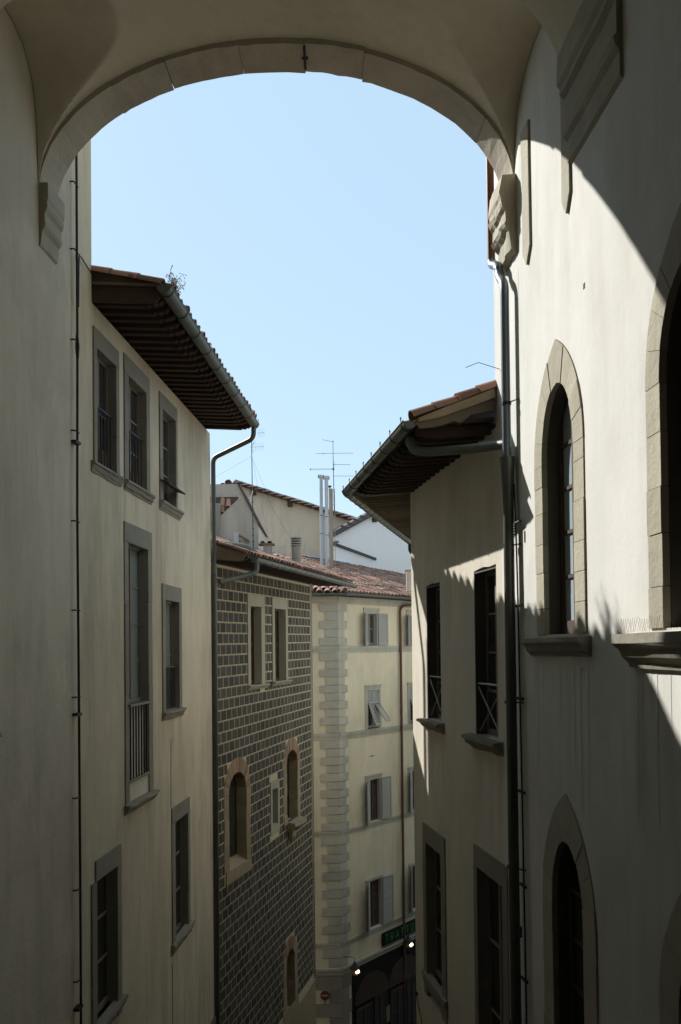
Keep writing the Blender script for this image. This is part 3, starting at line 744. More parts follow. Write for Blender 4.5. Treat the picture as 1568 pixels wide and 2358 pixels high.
# far facade after the bend
a_rh = math.atan2(RH_D[1], RH_D[0]); Crn = Vector((RH_O[0], RH_O[1], 0))+Vector((math.cos(a_rh), math.sin(a_rh), 0))*-15.2
RB_D = (-0.229, -1.0)
def rb(x, y, z):
    """point of the far facade's frame in the right house's space"""
    Mx = Matrix.Translation(Crn) @ Matrix.Rotation(math.atan2(RB_D[1], RB_D[0]), 4, 'Z')
    w_ = Mx @ Vector((x, y, z))
    return (Matrix.Translation((RH_O[0], RH_O[1], 0)) @ Matrix.Rotation(a_rh, 4, 'Z')).inverted() @ w_
fb = MB()
q = [rb(-8, 0, 0), rb(0, 0, 0), rb(0, 0, 18.14), rb(-8, 0, 18.14)]; q2 = [rb(-8, 4, 0), rb(0, 4, 0), rb(0, 4, 18.14), rb(-8, 4, 18.14)]
fb.add(q+q2, [(0, 1, 2, 3), (7, 6, 5, 4), (0, 3, 7, 4), (3, 2, 6, 7)]).build('far_wall', M['rhouse'], rh)
fw2 = MB(); q = [rb(-8, .0, 0), rb(-24, 2.0, 0), rb(-24, 9, 0), rb(-8, 8, 0)]
fw2.add(q+[(x, y, 19.5) for x, y, z in q], [(0, 1, 2, 3), (7, 6, 5, 4), (0, 4, 5, 1), (1, 5, 6, 2), (2, 6, 7, 3), (3, 7, 4, 0)]).build('unseen_light_wing', M['right'], rh)  # unseen wing added to block sky and bounce sun onto the yellow house
# eaves: deck over both sides, meeting on the bend
OR = 1.00
cg = Vector(rb(0, 0, 0)); gA = Vector((-15.2, -OR, 0)); gB = Vector(rb(0, -OR, 0))
# gutter corner: intersection of the two offset lines
dB = (Vector(rb(-1, -OR, 0))-gB); t_ = (-OR-gB.y)/dB.y; corner = gB+dB*t_
zD = 18.24
def rdz(o_): return zD-.10*o_
far = Vector(rb(-8, -OR, 0)); farw = Vector(rb(-8, 0, 0))
dk = MB()
top = .045
vs_ = [(-10.84, 0, rdz(0)), (-10.84, -OR, rdz(OR)), (corner.x, -OR, rdz(OR)), (far.x, far.y, rdz(OR)), (farw.x, farw.y, rdz(0)), (-15.2, 0, rdz(0))]
dk.add(vs_+[(x, y, z+top) for x, y, z in vs_], [(0, 1, 2, 5), (5, 2, 3, 4), (11, 8, 7, 6), (10, 9, 8, 11), (0, 6, 7, 1), (1, 7, 8, 2), (2, 8, 9, 3)])
# roof surface rising behind
rz = [(-10.84, -OR, rdz(OR)+.05), (corner.x, -OR, rdz(OR)+.05), (far.x, far.y, rdz(OR)+.05)]
ri = [(-10.84, 3.5, rdz(OR)+.05+.42*4.6), (-13.5, 3.5, rdz(OR)+.05+.42*4.6), tuple(Vector(rb(-8, 3.5, rdz(OR)+.05+.42*4.6)))]
dk.add(rz+ri, [(0, 1, 4, 3), (1, 2, 5, 4)])
roof_r = dk.build('roof', M['timber'], rh)
rafters(roof_r, [-11.0-.262*k for k in range(16)], .1, -OR+.06, 18.11, .10, .10, .125, M['timber'])
mB = Matrix.Rotation(math.atan2(RB_D[1], RB_D[0])-a_rh, 4, 'Z')
prof = [(.1, 18.12), (-OR+.26, 18.095), (-OR+.2, 18.10), (-OR+.1, 18.12), (-OR+.06, 18.15), (-OR+.06, 18.21), (.1, 18.23)]
rme = MB().prism_x(prof, -.03, .03).mesh('rafter', M['plank'])  # light caught on the rafter edges is put into this paler colour
for k in range(26):
    o = link('rafter', rme, roof_r); p = rb(-.15-.262*k, 0, 0); o.location = p; o.rotation_euler = (0, 0, math.atan2(RB_D[1], RB_D[0])-a_rh)
for k in range(4):
    ang = (k+.5)/4; o = link('rafter', rme, roof_r); o.location = (-15.2, 0, 0); o.rotation_euler = (0, 0, (math.atan2(RB_D[1], RB_D[0])-a_rh)*ang)
# near end of the roof: boards, crumbling mortar, verge tiles
vz = lambda y: rdz(OR)+.06+.42*(y+OR)
corbel('barge_board', roof_r, [(-.001, vz(0)-.10), (-OR, rdz(OR)+.05), (-OR+.06, rdz(OR)-.02), (-.72, vz(-.72)-.17), (-.5, vz(-.5)-.20), (-.42, vz(-.42)-.25), (-.3, vz(-.3)-.19), (-.001, vz(0)-.27)], -10.89, -10.81, M['plank'], .016, 2)
corbel('verge_mortar', roof_r, [(-.001, vz(0)), (-.3, vz(-.3)+.01), (-.6, vz(-.6)+.01), (-OR+.05, vz(-OR)+.03), (-OR+.05, vz(-OR)-.01), (-.7, vz(-.7)-.08), (-.4, vz(-.4)-.10), (-.001, vz(0)-.115)], -10.91, -10.77, M['rubble'], .016, 6)
for k in range(5): tile_at(roof_r, (-10.86, -OR+.0+.27*k, vz(-OR)+.03+.113*k), .36, 0, BIGTILE)
for k in range(18): tile_at(roof_r, (-11.1-.247*k, -OR-.02, rdz(OR)+.06), .42)
for k in range(24):
    p = rb(-.1-.247*k, -OR-.02, rdz(OR)+.06); tile_at(roof_r, p, .42, math.atan2(RB_D[1], RB_D[0])-a_rh)
gz = rdz(OR)+.03
g1 = gutter(rh, (corner.x-.01, -OR-.05, gz), (-10.82, -OR-.05, gz+.03), .085, M['copper'], (False, True), .6)
fe = Vector(rb(-7.9, -OR-.05, gz)); cs = Vector((corner.x-.01, -OR-.05, gz))
g2 = gutter(rh, fe, cs, .085, M['copper'], (True, False), .42, False)
MB().tube(curve_pts([rb(-7.0, -OR-.05, gz-.05), rb(-7.0, -OR-.05, gz-.3), rb(-7.3, -.3, gz-.55), rb(-7.3, -.1, 14)]), .045, 8).build('drainpipe', M['iron'], rh, True)
MB().tube([(-10.63, .02, 18.80), (-10.65, -.25, 18.88), (-10.67, -.4, 18.82)], .004, 5).build('anchor_rod', M['iron'], rh)

# knotted cable low on the right house
gar = thing('knotted_cable', 'thin drooping cable with round knobs at the foot of the ivory house', 'cable', RH_O, RH_D)
gp = [(-15.19+k*.25, -.06, 10.1-.28*k+.012*k*k) for k in range(9)]
MB().tube(gp, .008, 5).build('cable', M['iron'], gar)
for p in gp[1::2]: MB().tube([(p[0]-.03, p[1], p[2]+.02), p, (p[0]+.03, p[1], p[2]-.02)], [.015, .033, .015], 8).build('knob', M['iron'], gar, True)

# ================================================================== CHECKERED HOUSE (dark blocks, cream joints)
BR_O, BR_D = (-2.753, 19.2), (0.28, 1.0)
br = thing('checkered_house', 'house faced with dark stone blocks in a grid of cream joints', 'building', BR_O, BR_D)
B1 = ((2.00, 3.16, 14.66, 16.85), (2.18, 2.91, 14.68, 16.56))
B2 = ((3.70, 4.90, 14.69, 16.87), (3.88, 4.74, 14.70, 16.57))
B3 = ((3.46, 4.13, 10.80, 12.16), (3.60, 4.00, 11.05, 11.95))
A1 = dict(cx=1.32, wo=.79, wi=.52, z0=10.58, zso=12.28, zao=13.05, zsi=12.28, zai=12.70)
A2 = dict(cx=5.18, wo=.68, wi=.44, z0=10.86, zso=12.48, zao=13.12, zsi=12.48, zai=12.78)
A3 = dict(cx=4.92, wo=.58, wi=.34, z0=5.85, zso=7.22, zao=7.85, zsi=7.22, zai=7.50)
holes = [rect(*B1[0]), rect(*B2[0]), rect(*B3[0])]+[arch_outline(p['cx'], p['wo'], p['z0'], p['zso'], p['zao'], 10) for p in (A1, A2, A3)]
bw = wall_mesh(rect(-.6, 7.12, 0, 17.52), holes, depth=.4, body=7).build('wall', M['mortar'], br)
def in_any(x0, x1, z0, z1):
    for (ox0, ox1, oz0, oz1) in (B1[0], B2[0], B3[0]):
        if x1 > ox0+.002 and x0 < ox1-.002 and z1 > oz0+.03 and z0 < oz1-.03: return True
    for p in (A1, A2, A3):
        lo = p['z0']-(.28 if p is A1 else 0)
        for zz in (z0+.05, (z0+z1)/2):
            if zz < lo or zz > p['zao']: continue
            w = p['wo']
            if zz > p['zso']: w = p['wo']*math.sqrt(max(0, 1-((zz-p['zso'])/(p['zao']-p['zso']))**2))
            if x1 > p['cx']-w and x0 < p['cx']+w: return True
    return False
def row_z(i, x): return 17.345-i*(.2435-.0105*x/7.0)
blocks = []
for i in range(48):
    x = -.55 if i % 2 else -.71
    while x < 6.93:
        w = .314-.040*max(0, x)/7; x0, x1 = max(-.58, x+.013), min(x+w-.014, 6.93)
        # a block cut by an opening is shortened, as the builders did
        if x1-x0 > .05:
            xm = (x0+x1)/2; z1 = row_z(i, xm)-.025; z0 = row_z(i+1, xm)+.008
            tilt = (row_z(i, x1)-row_z(i, x0))
            pieces = [(x0, x1)]
            if in_any(x0, x1, z0, z1):
                pieces = []
                n = 24; run = None
                for k in range(n+1):
                    ok = k < n and not in_any(x0+(x1-x0)*k/n, x0+(x1-x0)*(k+1)/n, z0, z1)
                    if ok and run is None: run = k
                    if not ok and run is not None:
                        pieces.append((x0+(x1-x0)*run/n, x0+(x1-x0)*k/n)); run = None
            for a, c in pieces:
                if c-a > .04 and z0 > 5.9: blocks.append((a, c, z0, z1, tilt))
        x += w
def dist(bk): return (bk[0]+19.5)**2+(((bk[2]+bk[3])/2-E)**2)*1.2
blocks.sort(key=dist)
unit = MB().box(-.5, .5, -.5, .5, -.5, .5)
bme = unit.mesh('brick', M['block'])
for (a, c, z0, z1, tl) in blocks[:296]:
    o = link('brick', bme, bw); o.location = ((a+c)/2, .009+random.uniform(-.001, .001), (z0+z1)/2); o.scale = (c-a, .024, z1-z0)
    o.rotation_euler = (0, -math.atan2(tl, c-a)*.9+random.uniform(-.006, .006), 0)
rest = MB()
for (a, c, z0, z1, tl) in blocks[296:]:
    y = -.003+random.uniform(-.001, .001)
    rest.add([(a, y, z0-tl/2), (c, y, z0+tl/2), (c, y, z1+tl/2), (a, y, z1-tl/2), (a, .01, z0-tl/2), (c, .01, z0+tl/2), (c, .01, z1+tl/2), (a, .01, z1-tl/2)],
             [(0, 1, 2, 3), (0, 4, 5, 1), (1, 5, 6, 2), (2, 6, 7, 3), (3, 7, 4, 0)])
rest.build('brick_courses', M['block'], br, kind='stuff')
# double lined bed joints: a fine dark groove strip along each course, and the toothed right edge
gr = MB()
for i in range(48):
    za, zb_ = row_z(i, -.5), row_z(i, 6.95)
    xs = [-.58+(7.53)*k/24 for k in range(25)]
    for k in range(24):
        xm = (xs[k]+xs[k+1])/2
        if in_any(xs[k], xs[k+1], row_z(i, xm)-.02, row_z(i, xm)): continue
        z0_, z1_ = row_z(i, xs[k])-.013, row_z(i, xs[k+1])-.013
        if z0_ < 5.9: continue
        gr.add([(xs[k], -.0015, z0_-.004), (xs[k+1], -.0015, z1_-.004), (xs[k+1], -.0015, z1_+.004), (xs[k], -.0015, z0_+.004)], [(0, 1, 2, 3)])
gr.build('joint_grooves', M['plank'], br, kind='stuff')
MB().box(6.955, 6.968, -.004, .0, 5.9, 17.4).build('corner_groove', M['timber'], br)
tt = MB()
for k in range(190):
    z = 6+k*.06
    tt.box(7.0, 7.035, -.012, -.001, z, z+.034); tt.box(7.075, 7.11, -.012, -.001, z+.03, z+.064)
tt.build('corner_pattern', M['block'], br, kind='stuff')
MB().box(-.58, 7.0, -.012, -.001, 17.385, 17.435).build('frieze_band', M['block'], br)
for (o_, i_), s_ in ((B1, (1.96, 3.28, 14.67, .12, .10, .004)), (B2, (3.66, 5.05, 14.70, .12, .10, .004))):
    w = sash(br, 'window', i_[0]-.02, i_[1]+.02, i_[2], i_[3]+.02, .18, M['rframe'], M['pane'], 2, 2)
    surround(w, o_, i_, M['lstone'], depth=.19, wobble=.002, split=False)
    sill_mb(*s_).build('sill', M['lstone'], w)
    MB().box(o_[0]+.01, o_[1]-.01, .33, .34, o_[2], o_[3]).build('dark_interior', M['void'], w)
w = MB().box(3.6, 4.0, .2, .22, 11.05, 11.95).build('window', M['void'], br)
surround(w, *B3, M['lstone'], depth=.2, wobble=.008, split=False)
MB().prism(wob(rect(3.47, 4.12, 10.81, 11.045), .006), -.02, .2).build('sill', M['lstone'], w)
for p, pm in ((A1, 'pane'), (A2, 'rframe'), (A3, 'void')):
    w = MB().box(p['cx']-p['wi']-.03, p['cx']+p['wi']+.03, .26, .30, p['z0'], p['zai']+.02).build('window', M[pm] if pm != 'rframe' else M['dframe'], br)
    arch_stones(w, p['cx'], p['wo'], p['wi'], p['z0'], p['zso'], p['zao'], p['zsi'], p['zai'], M['brick'], .26, 11, 0, depth=.24, name='brick', jmat=M['rubble'], wobble=.008, ragged=.03, proud=.012)
    if p is A1:
        MB().prism(wob(rect(p['cx']-p['wo']+.05, p['cx']+p['wo']-.02, 10.30, 10.575), .02), -.03, .02).build('sill', M['rubble'], w)
        MB().add([(p['cx']-p['wi'], .25, 10.72), (p['cx']+p['wi'], .25, 10.72), (p['cx']+p['wi'], -.02, 10.58), (p['cx']-p['wi'], -.02, 10.58)], [(3, 2, 1, 0)]).build('sill_slope', M['rubble'], w)
    if p is A2:
        b = corbel('sill', w, [(0.05, 10.90), (-.22, 10.88), (-.24, 10.78), (-.10, 10.66), (0.05, 10.62)], 4.74, 5.74, M['rubble'], .02, 3)
        corbel('bracket', w, [(0.03, 10.66), (-.12, 10.64), (-.12, 10.50), (0.03, 10.45)], 4.85, 5.15, M['rubble'], .02, 4)
MB().box(7.2, 10.6, 1.6, 14, 0, 9.5).box(-.5, 7.1, 7.45, 14, 0, 17.2).build('unseen_blocker_wing', M['attic'], br)  # unseen masses added to keep skylight out of the left street
# plain stone base
wall_b = MB().prism([(-.6, 0), (7.10, 0), (7.10, 5.95), (6.6, 5.88), (5.6, 5.82), (5.52, 6.05), (4.30, 6.0), (4.28, 5.8), (-.6, 5.85)], -.018, -.002).build('plinth_or_bounce_cutter', M['rubble'], br)
# roof of the checkered house
bd = MB(); OB = .95
def bz(y): return 17.50+.35*(y+OB)
bd.prism_x([(.3, 17.53), (-OB, 17.44), (-OB, 17.50), (4.5, bz(4.5)), (4.5, 17.53)], -.35, 8.25)
roof_b = bd.build('roof', M['timber'], br)
rafters(roof_b, [-.2+.25*k for k in range(34)], .1, -OB+.05, 17.42, .02, .09, .09, M['timber'])
for k in range(0, 34): MB().box(-.24+.25*k, -.20+.25*k, -OB+.06, -OB+.16, 17.40, 17.425).build('rafter_end', M['plank'], roof_b) if k % 2 == 0 else None
MB().prism_x([(-OB+.15, 17.36), (-OB, 17.50), (.9, bz(.9)-.04), (.9, bz(.9)-.26), (.2, 17.46)], -.42, -.355).build('barge_board', M['plank'], roof_b)
MB().prism_x([(-OB+.0, 17.52), (-OB, 17.55), (1.2, bz(1.2)+.03), (1.2, bz(1.2)-.03)], -.46, -.36).build('barge_board', M['timber'], roof_b)
for r_ in range(4):
    for k in range(42 if r_ < 3 else 36): tile_at(roof_b, (-.38+.205*k, -OB-.03+.36*r_, bz(-OB+.36*r_)+.01), .35)
bf = MB()
for r_ in range(4, 12):
    for k in range(42):
        x = -.38+.205*k+random.uniform(-.01, .01); y = -OB+.36*r_+random.uniform(-.02, .02); z = bz(y)+.01
        src = tile_data(n=4); bf.add([(x+a, y+b_*.94, z+c+b_*.33) for a, b_, c in src.v], src.f)
bf.build('roof_tile', M['tile'], roof_b, True, kind='stuff')
gutter(br, (-.12, -OB-.06, 17.44), (8.3, -OB-.06, 17.42), .085, M['copper'], (True, True), .42, False)
# feeder pipe to the left downpipe
MB().tube(curve_pts([(.0, -OB-.06, 17.37), (.02, -OB-.08, 17.16), (-.12, -.8, 17.08), (-.58, -.42, 16.93)]), .055, 10).build('drainpipe', M['copper'], br, True)
# big curved vent pipe on the roof edge and moss
MB().tube(curve_pts([(.6, .1, bz(.1)+.02), (.6, -.55, bz(-.55)+.13), (.62, -.80, bz(-.8)+.05), (.62, -.84, 17.48)], 8), .075, 12).build('overflow_pipe', M['copper'], br, True)
ms = MB()
for k in range(60):
    x = random.uniform(-.1, .35); y = random.uniform(-.95, -.5); z = bz(y)+.06
    ms.add([(x, y, z), (x+random.uniform(-.04, .04), y+random.uniform(-.04, .04), z+random.uniform(.02, .10)), (x+.02, y+.01, z)], [(0, 1, 2)])
ms = tag(ms.build('moss_tuft', M['moss']), 'green weed tuft on the mossy tiles of the checkered house', 'plant')
ms.location = (BR_O[0], BR_O[1], 0); ms.rotation_euler = (0, 0, math.atan2(BR_D[1], BR_D[0]))

# ================================================================== YELLOW CORNER HOUSE
CR_O, CR_D = (-0.1, 33.0), (0.764, 1.0)
yh = thing('yellow_house', 'yellow corner house with grey quoins and louvred shutters across the street', 'building', CR_O, CR_D)
a_cr = math.atan2(CR_D[1], CR_D[0]); a_cl = math.atan2(.05, 1.0)
CLM = Matrix.Rotation(a_cl-a_cr, 4, 'Z')                          # left face frame in the house's space
rows_w = [((1.62, 2.66, 15.625, 17.08), (1.87, 2.50, 15.66, 16.87)), ((1.65, 2.73, 12.40, 14.09), (1.82, 2.59, 12.45, 13.90)),
          ((1.61, 2.72, 8.795, 10.62), (1.88, 2.60, 8.82, 10.43)), ((1.58, 2.70, 4.705, 6.64), (1.79, 2.60, 4.73, 6.53))]
holes = []
for dx in (0, 3.0):
    for o_, i_ in rows_w: holes.append(rect(o_[0]+dx, o_[1]+dx, o_[2], o_[3]))
holes.append(arch_outline(2.1, 1.15, .05, 1.9, 3.05, 10)); holes.append(arch_outline(5.2, 1.15, .05, 1.9, 3.05, 10))
wall_mesh(rect(0, 14, 0, 17.45), holes, body=1.0).build('wall', M['yellow'], yh)
clw = wall_mesh(rect(-6, 0, 0, 17.45), [], body=1.0).build('wall', M['yellow'], yh); clw.matrix_local = CLM
MB().prism([(.02, .02), (13, .02), (13, 12), (.02, 12)], 0, 0).v
# bands, cornice, quoins wrap the corner
def on_left(o): o.matrix_local = CLM; return o
def band(z0, z1, p, mt=None, nm='string_course'):
    mt = mt or M['quoin']; h = z1-z0
    pr = [(.0, z0), (-p*.5, z0), (-p*.55, z0+h*.35), (-p*.8, z0+h*.45), (-p, z0+h*.7), (-p, z1), (.0, z1)]
    MB().prism_x(pr, -.0, 14).build(nm, mt, yh)
    on_left(MB().prism_x(pr, -6, .0).build(nm, mt, yh))
for z0, z1 in ((15.37, 15.62), (12.14, 12.395), (8.60, 8.79), (4.50, 4.70)): band(z0, z1, .045)
band(17.2, 17.46, .06, None, 'cornice'); band(3.56, 3.80, .12, None, 'cornice')
def quoins(z_top, z_bot, first_long=True):
    z = z_top; lg = first_long
    n = max(1, round((z_top-z_bot)/.312)); h = (z_top-z_bot)/n
    for k in range(n):
        wr, wl = (.52, .68) if lg else (.35, .46)
        p = .045 if lg else .043
        cs_ = math.cos(a_cl-a_cr); sn = math.sin(a_cl-a_cr)
        def Lp(x, y): return (x*cs_-y*sn, x*sn+y*cs_)
        # outline in plan: right end, outer right, corner, outer left, left end, back
        ca = Vector((1, 0)); cl = Vector((cs_, sn)); nr = Vector((0, -1)); nl = Vector((sn, -cs_))
        # mitre point
        den = nr.x*nl.y-nr.y*nl.x
        mit = Vector(((p*nl.y-nr.y*p)/den, (nr.x*p-p*nl.x)/den))
        pl = [Vector((wr, 0.01)), Vector((wr, -p)), mit, Vector(Lp(-wl, -p)), Vector(Lp(-wl, .01)), Vector((0, .01))]
        za, zb2 = z-h+.014, z-.014
        b = MB(); n_ = len(pl)
        b.add([(q.x, q.y, za) for q in pl]+[(q.x, q.y, zb2) for q in pl], [tuple(range(n_)), tuple(range(2*n_-1, n_-1, -1))]+[(i+n_, (i+1) % n_+n_, (i+1) % n_, i) for i in range(n_)])
        b.build('quoin_stone', M['quoin'], yh)
        z -= h; lg = not lg
quoins(17.2, 15.625); quoins(15.365, 12.40); quoins(12.135, 8.795); quoins(8.595, 4.705); quoins(4.495, 3.81)
# base courses of the left face
for r_ in range(7):
    for k in range(5):
        x1 = -.01-.9*k-(.45 if r_ % 2 and k else 0); x0 = x1-.885+(.45 if r_ % 2 and k == 0 else 0)
        if r_ % 2 and k == 0: x0 = x1-.435
        on_left(MB().box(x0, x1, -.03, .0, .5*r_+.01, .5*r_+.49).build('base_stone', M['stone'], yh))
for r_ in range(7): MB().box(.01, .44 if r_ % 2 else .6, -.031, .0, .5*r_+.01, .5*r_+.49).build('base_stone', M['stone'], yh)
MB().box(.62, 14, -.05, -.004, 0, 3.55).build('shopfront', M['shop'], yh)
for x0 in (.78, 3.05):
    w_ = sash(yh, 'shop_window', x0, x0+1.05, .1, 2.0, -.11, M['timber'], M['pane'], 2, 2, .09, .05)
    sash(yh, 'shop_door', x0+1.15, x0+2.05, .05, 2.15, -.11, M['timber'], M['pane'], 2, 2, .10, .05)
    MB().prism(arch_outline(x0+1.05, 1.12, 2.2, 2.22, 3.1, 10), -.09, -.052).build('lunette', M['timber'], yh)
    MB().box(x0-.05, x0+2.2, -.13, -.052, 2.16, 2.20).build('transom', M['timber'], yh)
MB().box(2.72, 2.96, -.12, -.052, .9, 1.5).build('menu_board', M['plank'], yh)
# windows with shutters
for ci, dx in enumerate((0, 3.0)):
    for ri_, (o_, i_) in enumerate(rows_w):
        o2 = (o_[0]+dx, o_[1]+dx, o_[2], o_[3]); i2 = (i_[0]+dx, i_[1]+dx, i_[2], i_[3])
        fm = ('frame', 'frame', 'rframe', 'rframe')[ri_]
        w = sash(yh, 'window', i2[0]-.01, i2[1]+.01, i2[2], i2[3]+.01, .12, M[fm], M['pane'], 2, (2, 2, 2, 3)[ri_])
        surround(w, o2, i2, M['quoin'], depth=.18, wobble=.001, split=False)
        MB().box(o2[0]-.02, o2[1]+.02, -.05, -.02, o2[3]-.06, o2[3]+.01).build('hood_mould', M['quoin'], w)
        MB().box(o2[0]+.01, o2[1]-.01, .28, .29, o2[2], o2[3]).build('dark_interior', M['void'], w)
        hw = (i2[1]-i2[0])/2
        if ri_ != 1:
            wl = (.56, 0, .56, .62)[ri_]
            shutter(yh, i2[0]-.02, -1, wl, i2[2]-.02, i2[3]+.02, 26 if ri_ < 3 else 32, -.035, 12 if ri_ == 0 else 15)
            shutter(yh, i2[1]+.06, 1, wl, i2[2]-.02, i2[3]+.02, 7, -.035, 12 if ri_ == 0 else 15)
        else:
            cx = (i2[0]+i2[1])/2; zh = 13.42
            for sgn, ang in ((-1, 22), (1, 38)):
                x0, x1 = (i2[0]+.01, cx-.004) if sgn < 0 else (cx+.004, i2[1]-.01)
                b = MB(); b.box(x0, x0+.05, .0, .035, i2[2], i2[3]).box(x1-.05, x1, .0, .035, i2[2], i2[3]).box(x0+.05, x1-.05, .001, .034, i2[3]-.06, i2[3]).box(x0+.05, x1-.05, .001, .034, i2[2], i2[2]+.07)
                s_ = b.build('shutter', M['shutter'], yh)
                def slats(par, n, za, zb3, xa, xb):
                    sp = (zb3-za)/n
                    me = MB().add([(xa, -.002, 0), (xb, -.002, 0), (xb, .03, sp*.8), (xa, .03, sp*.8), (xa, .004, -.005), (xb, .004, -.005), (xb, .036, sp*.8-.005), (xa, .036, sp*.8-.005)],
                                  [(0, 1, 2, 3), (7, 6, 5, 4), (0, 4, 5, 1), (3, 2, 6, 7), (0, 3, 7, 4), (1, 5, 6, 2)]).mesh('slat', M['shutter'])
                    for k in range(n):
                        q = link('slat', me, par); q.location = (0, 0, za+sp*(k+.1))
                slats(s_, 5, zh, i2[3]-.06, x0+.05, x1-.05)
                Lf = .93
                fl = MB().box(x0+.015, x0+.055, -.03, .0, -Lf, 0).box(x1-.055, x1-.015, -.03, .0, -Lf, 0).box(x0+.055, x1-.055, -.029, -.001, -Lf, -Lf+.06).box(x0+.055, x1-.055, -.029, -.001, -.05, 0).build('shutter_flap', M['shutter'], yh)
                fl.location = (0, -.01, zh); fl.rotation_euler = (-R(ang), 0, 0)
                slats(fl, 9, -Lf+.06, -.05, x0+.055, x1-.055)
# roof with two faces, tiles and gutters
OC = .55
def cz(y): return 17.60+.33*(y+OC)
cs_ = math.cos(a_cl-a_cr); sn = math.sin(a_cl-a_cr)
def Lw(x, y, z=0): return Vector((x*cs_-y*sn, x*sn+y*cs_, z))
nr = Vector((0, -1)); nl = Vector((sn, -cs_)); den = nr.x*nl.y-nr.y*nl.x
def mitre(p): return Vector(((p*nl.y-nr.y*p)/den, (nr.x*p-p*nl.x)/den))
mo = mitre(OC); mi = mitre(-6.2)
rd = MB()
za = 17.52; zt = cz(6.2)-.02
pl = [(14, -OC, za), (mo.x, mo.y, za), tuple(Lw(-6, -OC, za)), (14, 6.2, zt), (mi.x, mi.y, zt), tuple(Lw(-6, 6.2, zt))]
rd.add(pl, [(0, 3, 4, 1), (1, 4, 5, 2)])
rd.add([(14, -OC, za-.05), (mo.x, mo.y, za-.05), tuple(Lw(-6, -OC, za-.05)), (14, .2, za-.05), (0, .2, za-.05), tuple(Lw(-6, .2, za-.05))], [(0, 1, 4, 3), (1, 2, 5, 4)])
rd.add([(14, -OC, za-.05), (mo.x, mo.y, za-.05), tuple(Lw(-6, -OC, za-.05)), (14, -OC, za), (mo.x, mo.y, za), tuple(Lw(-6, -OC, za))], [(0, 3, 4, 1), (1, 4, 5, 2)])
roof_y = rd.build('roof', M['tile_deck'], yh)
cand = []
for r_ in range(18):
    y = -OC-.05+.36*r_
    for k in range(60):
        x = -2+.235*k+(.02 if r_ % 2 else 0)
        # keep to the right of the hip line
        hx = mo.x+(mi.x-mo.x)*(y+OC)/(6.2+OC)
        if x > hx+.05 and x < 13: cand.append((x, y))
cand.sort(key=lambda p: p[1]*1.0+abs(p[0]-3)*.25)
for x, y in cand[:262]: tile_at(roof_y, (x, y, cz(y)), .33, 0, None, 1.6)
tf = MB(); src = tile_data(n=5)
for x, y in cand[262:]:
    jx, jy, jz, sc = random.uniform(-.02, .02), random.uniform(-.05, .05), random.uniform(-.008, .014), random.uniform(.92, 1.1)
    yw = random.uniform(-.07, .07)
    tf.add([(x+jx+a*sc-b_*yw, y+jy+b_*.95+a*yw, cz(y)+jz+c*sc+b_*.315) for a, b_, c in src.v], src.f)
tf.build('roof_tile', M['tile'], roof_y, True, kind='stuff')
for r_ in range(3):
    for k in range(8):
        x = -.1-.30*k; y = -OC-.04+.38*r_
        p = Lw(x+.3*(1 if r_ == 0 else -r_*.3), y, cz(y)-.02); tile_at(roof_y, p, .33, a_cl-a_cr, BIGTILE)
for k in range(16):
    t = k/16; p = mo.lerp(mi, t); tile_at(roof_y, (p.x, p.y, cz(-OC+6.75*t)+.04), .24, math.atan2((mi-mo).y, (mi-mo).x)-math.pi/2, BIGTILE)
mg = mitre(OC+.06)
gutter(yh, (mg.x, mg.y, 17.53), (13.9, -OC-.06, 17.53), .07, M['copper'], (False, True), .5, False)
p0 = Lw(-5.9, -OC-.06, 17.53)
gutter(yh, p0, (mg.x, mg.y, 17.53), .07, M['copper'], (True, False), .8, False)
MB().tube(curve_pts([(5.2, -OC-.06, 17.46), (5.15, -OC-.02, 17.36), (4.2, -.14, 17.24), (4.04, -.10, 17.10), (4.05, -.10, 15.0), (4.05, -.10, 0)]), .052, 10).build('drainpipe', M['brownpipe'], yh, True)
for z in (16.4, 13.0, 9.7, 6.2): MB().tube([(3.97, -.1, z-.012), (4.13, -.1, z-.012)], .02, 6).tube([(4.05, -.1, z-.02), (4.05, -.1, z+.02)], .06, 10).build('pipe_clamp', M['brownpipe'], yh)
MB().box(2.05, 2.12, -.03, 0, 11.33, 11.36).box(1.85, 2.30, -.012, -.004, 11.34, 11.35).build('wall_hook', M['iron'], yh)

# shop sign in green neon
sg = thing('trattoria_sign', 'dark signboard with thin green neon letters reading TRATTORIA above the restaurant', 'shop sign', CR_O, CR_D)
MB().box(2.53, 6.2, -.13, -.056, 3.90, 4.39).build('board', M['shop'], sg)
GL = {'T': [[(0, 1), (.8, 1)], [(.4, 1), (.4, 0)]],
      'R': [[(.1, 0), (.1, 1), (.55, 1), (.72, .88), (.72, .62), (.55, .5), (.1, .5)], [(.42, .5), (.75, 0)]],
      'A': [[(0, 0), (.4, 1), (.8, 0)], [(.14, .36), (.66, .36)]],
      'O': [[(.4+.38*math.cos(a*math.pi/8), .5+.5*math.sin(a*math.pi/8)) for a in range(17)]],
      'I': [[(.3, 0), (.3, 1)]]}
for k, ch in enumerate('TRATTORIA'):
    b = MB(); x0 = 2.64+.372*k; hh = .32; ww = .26
    for st in GL[ch]: b.tube([(x0+px*ww, -.15, 3.98+pz*hh) for px, pz in st], .0065, 5)
    b.build('letter', M['neon'], sg, label='green neon letter '+ch)

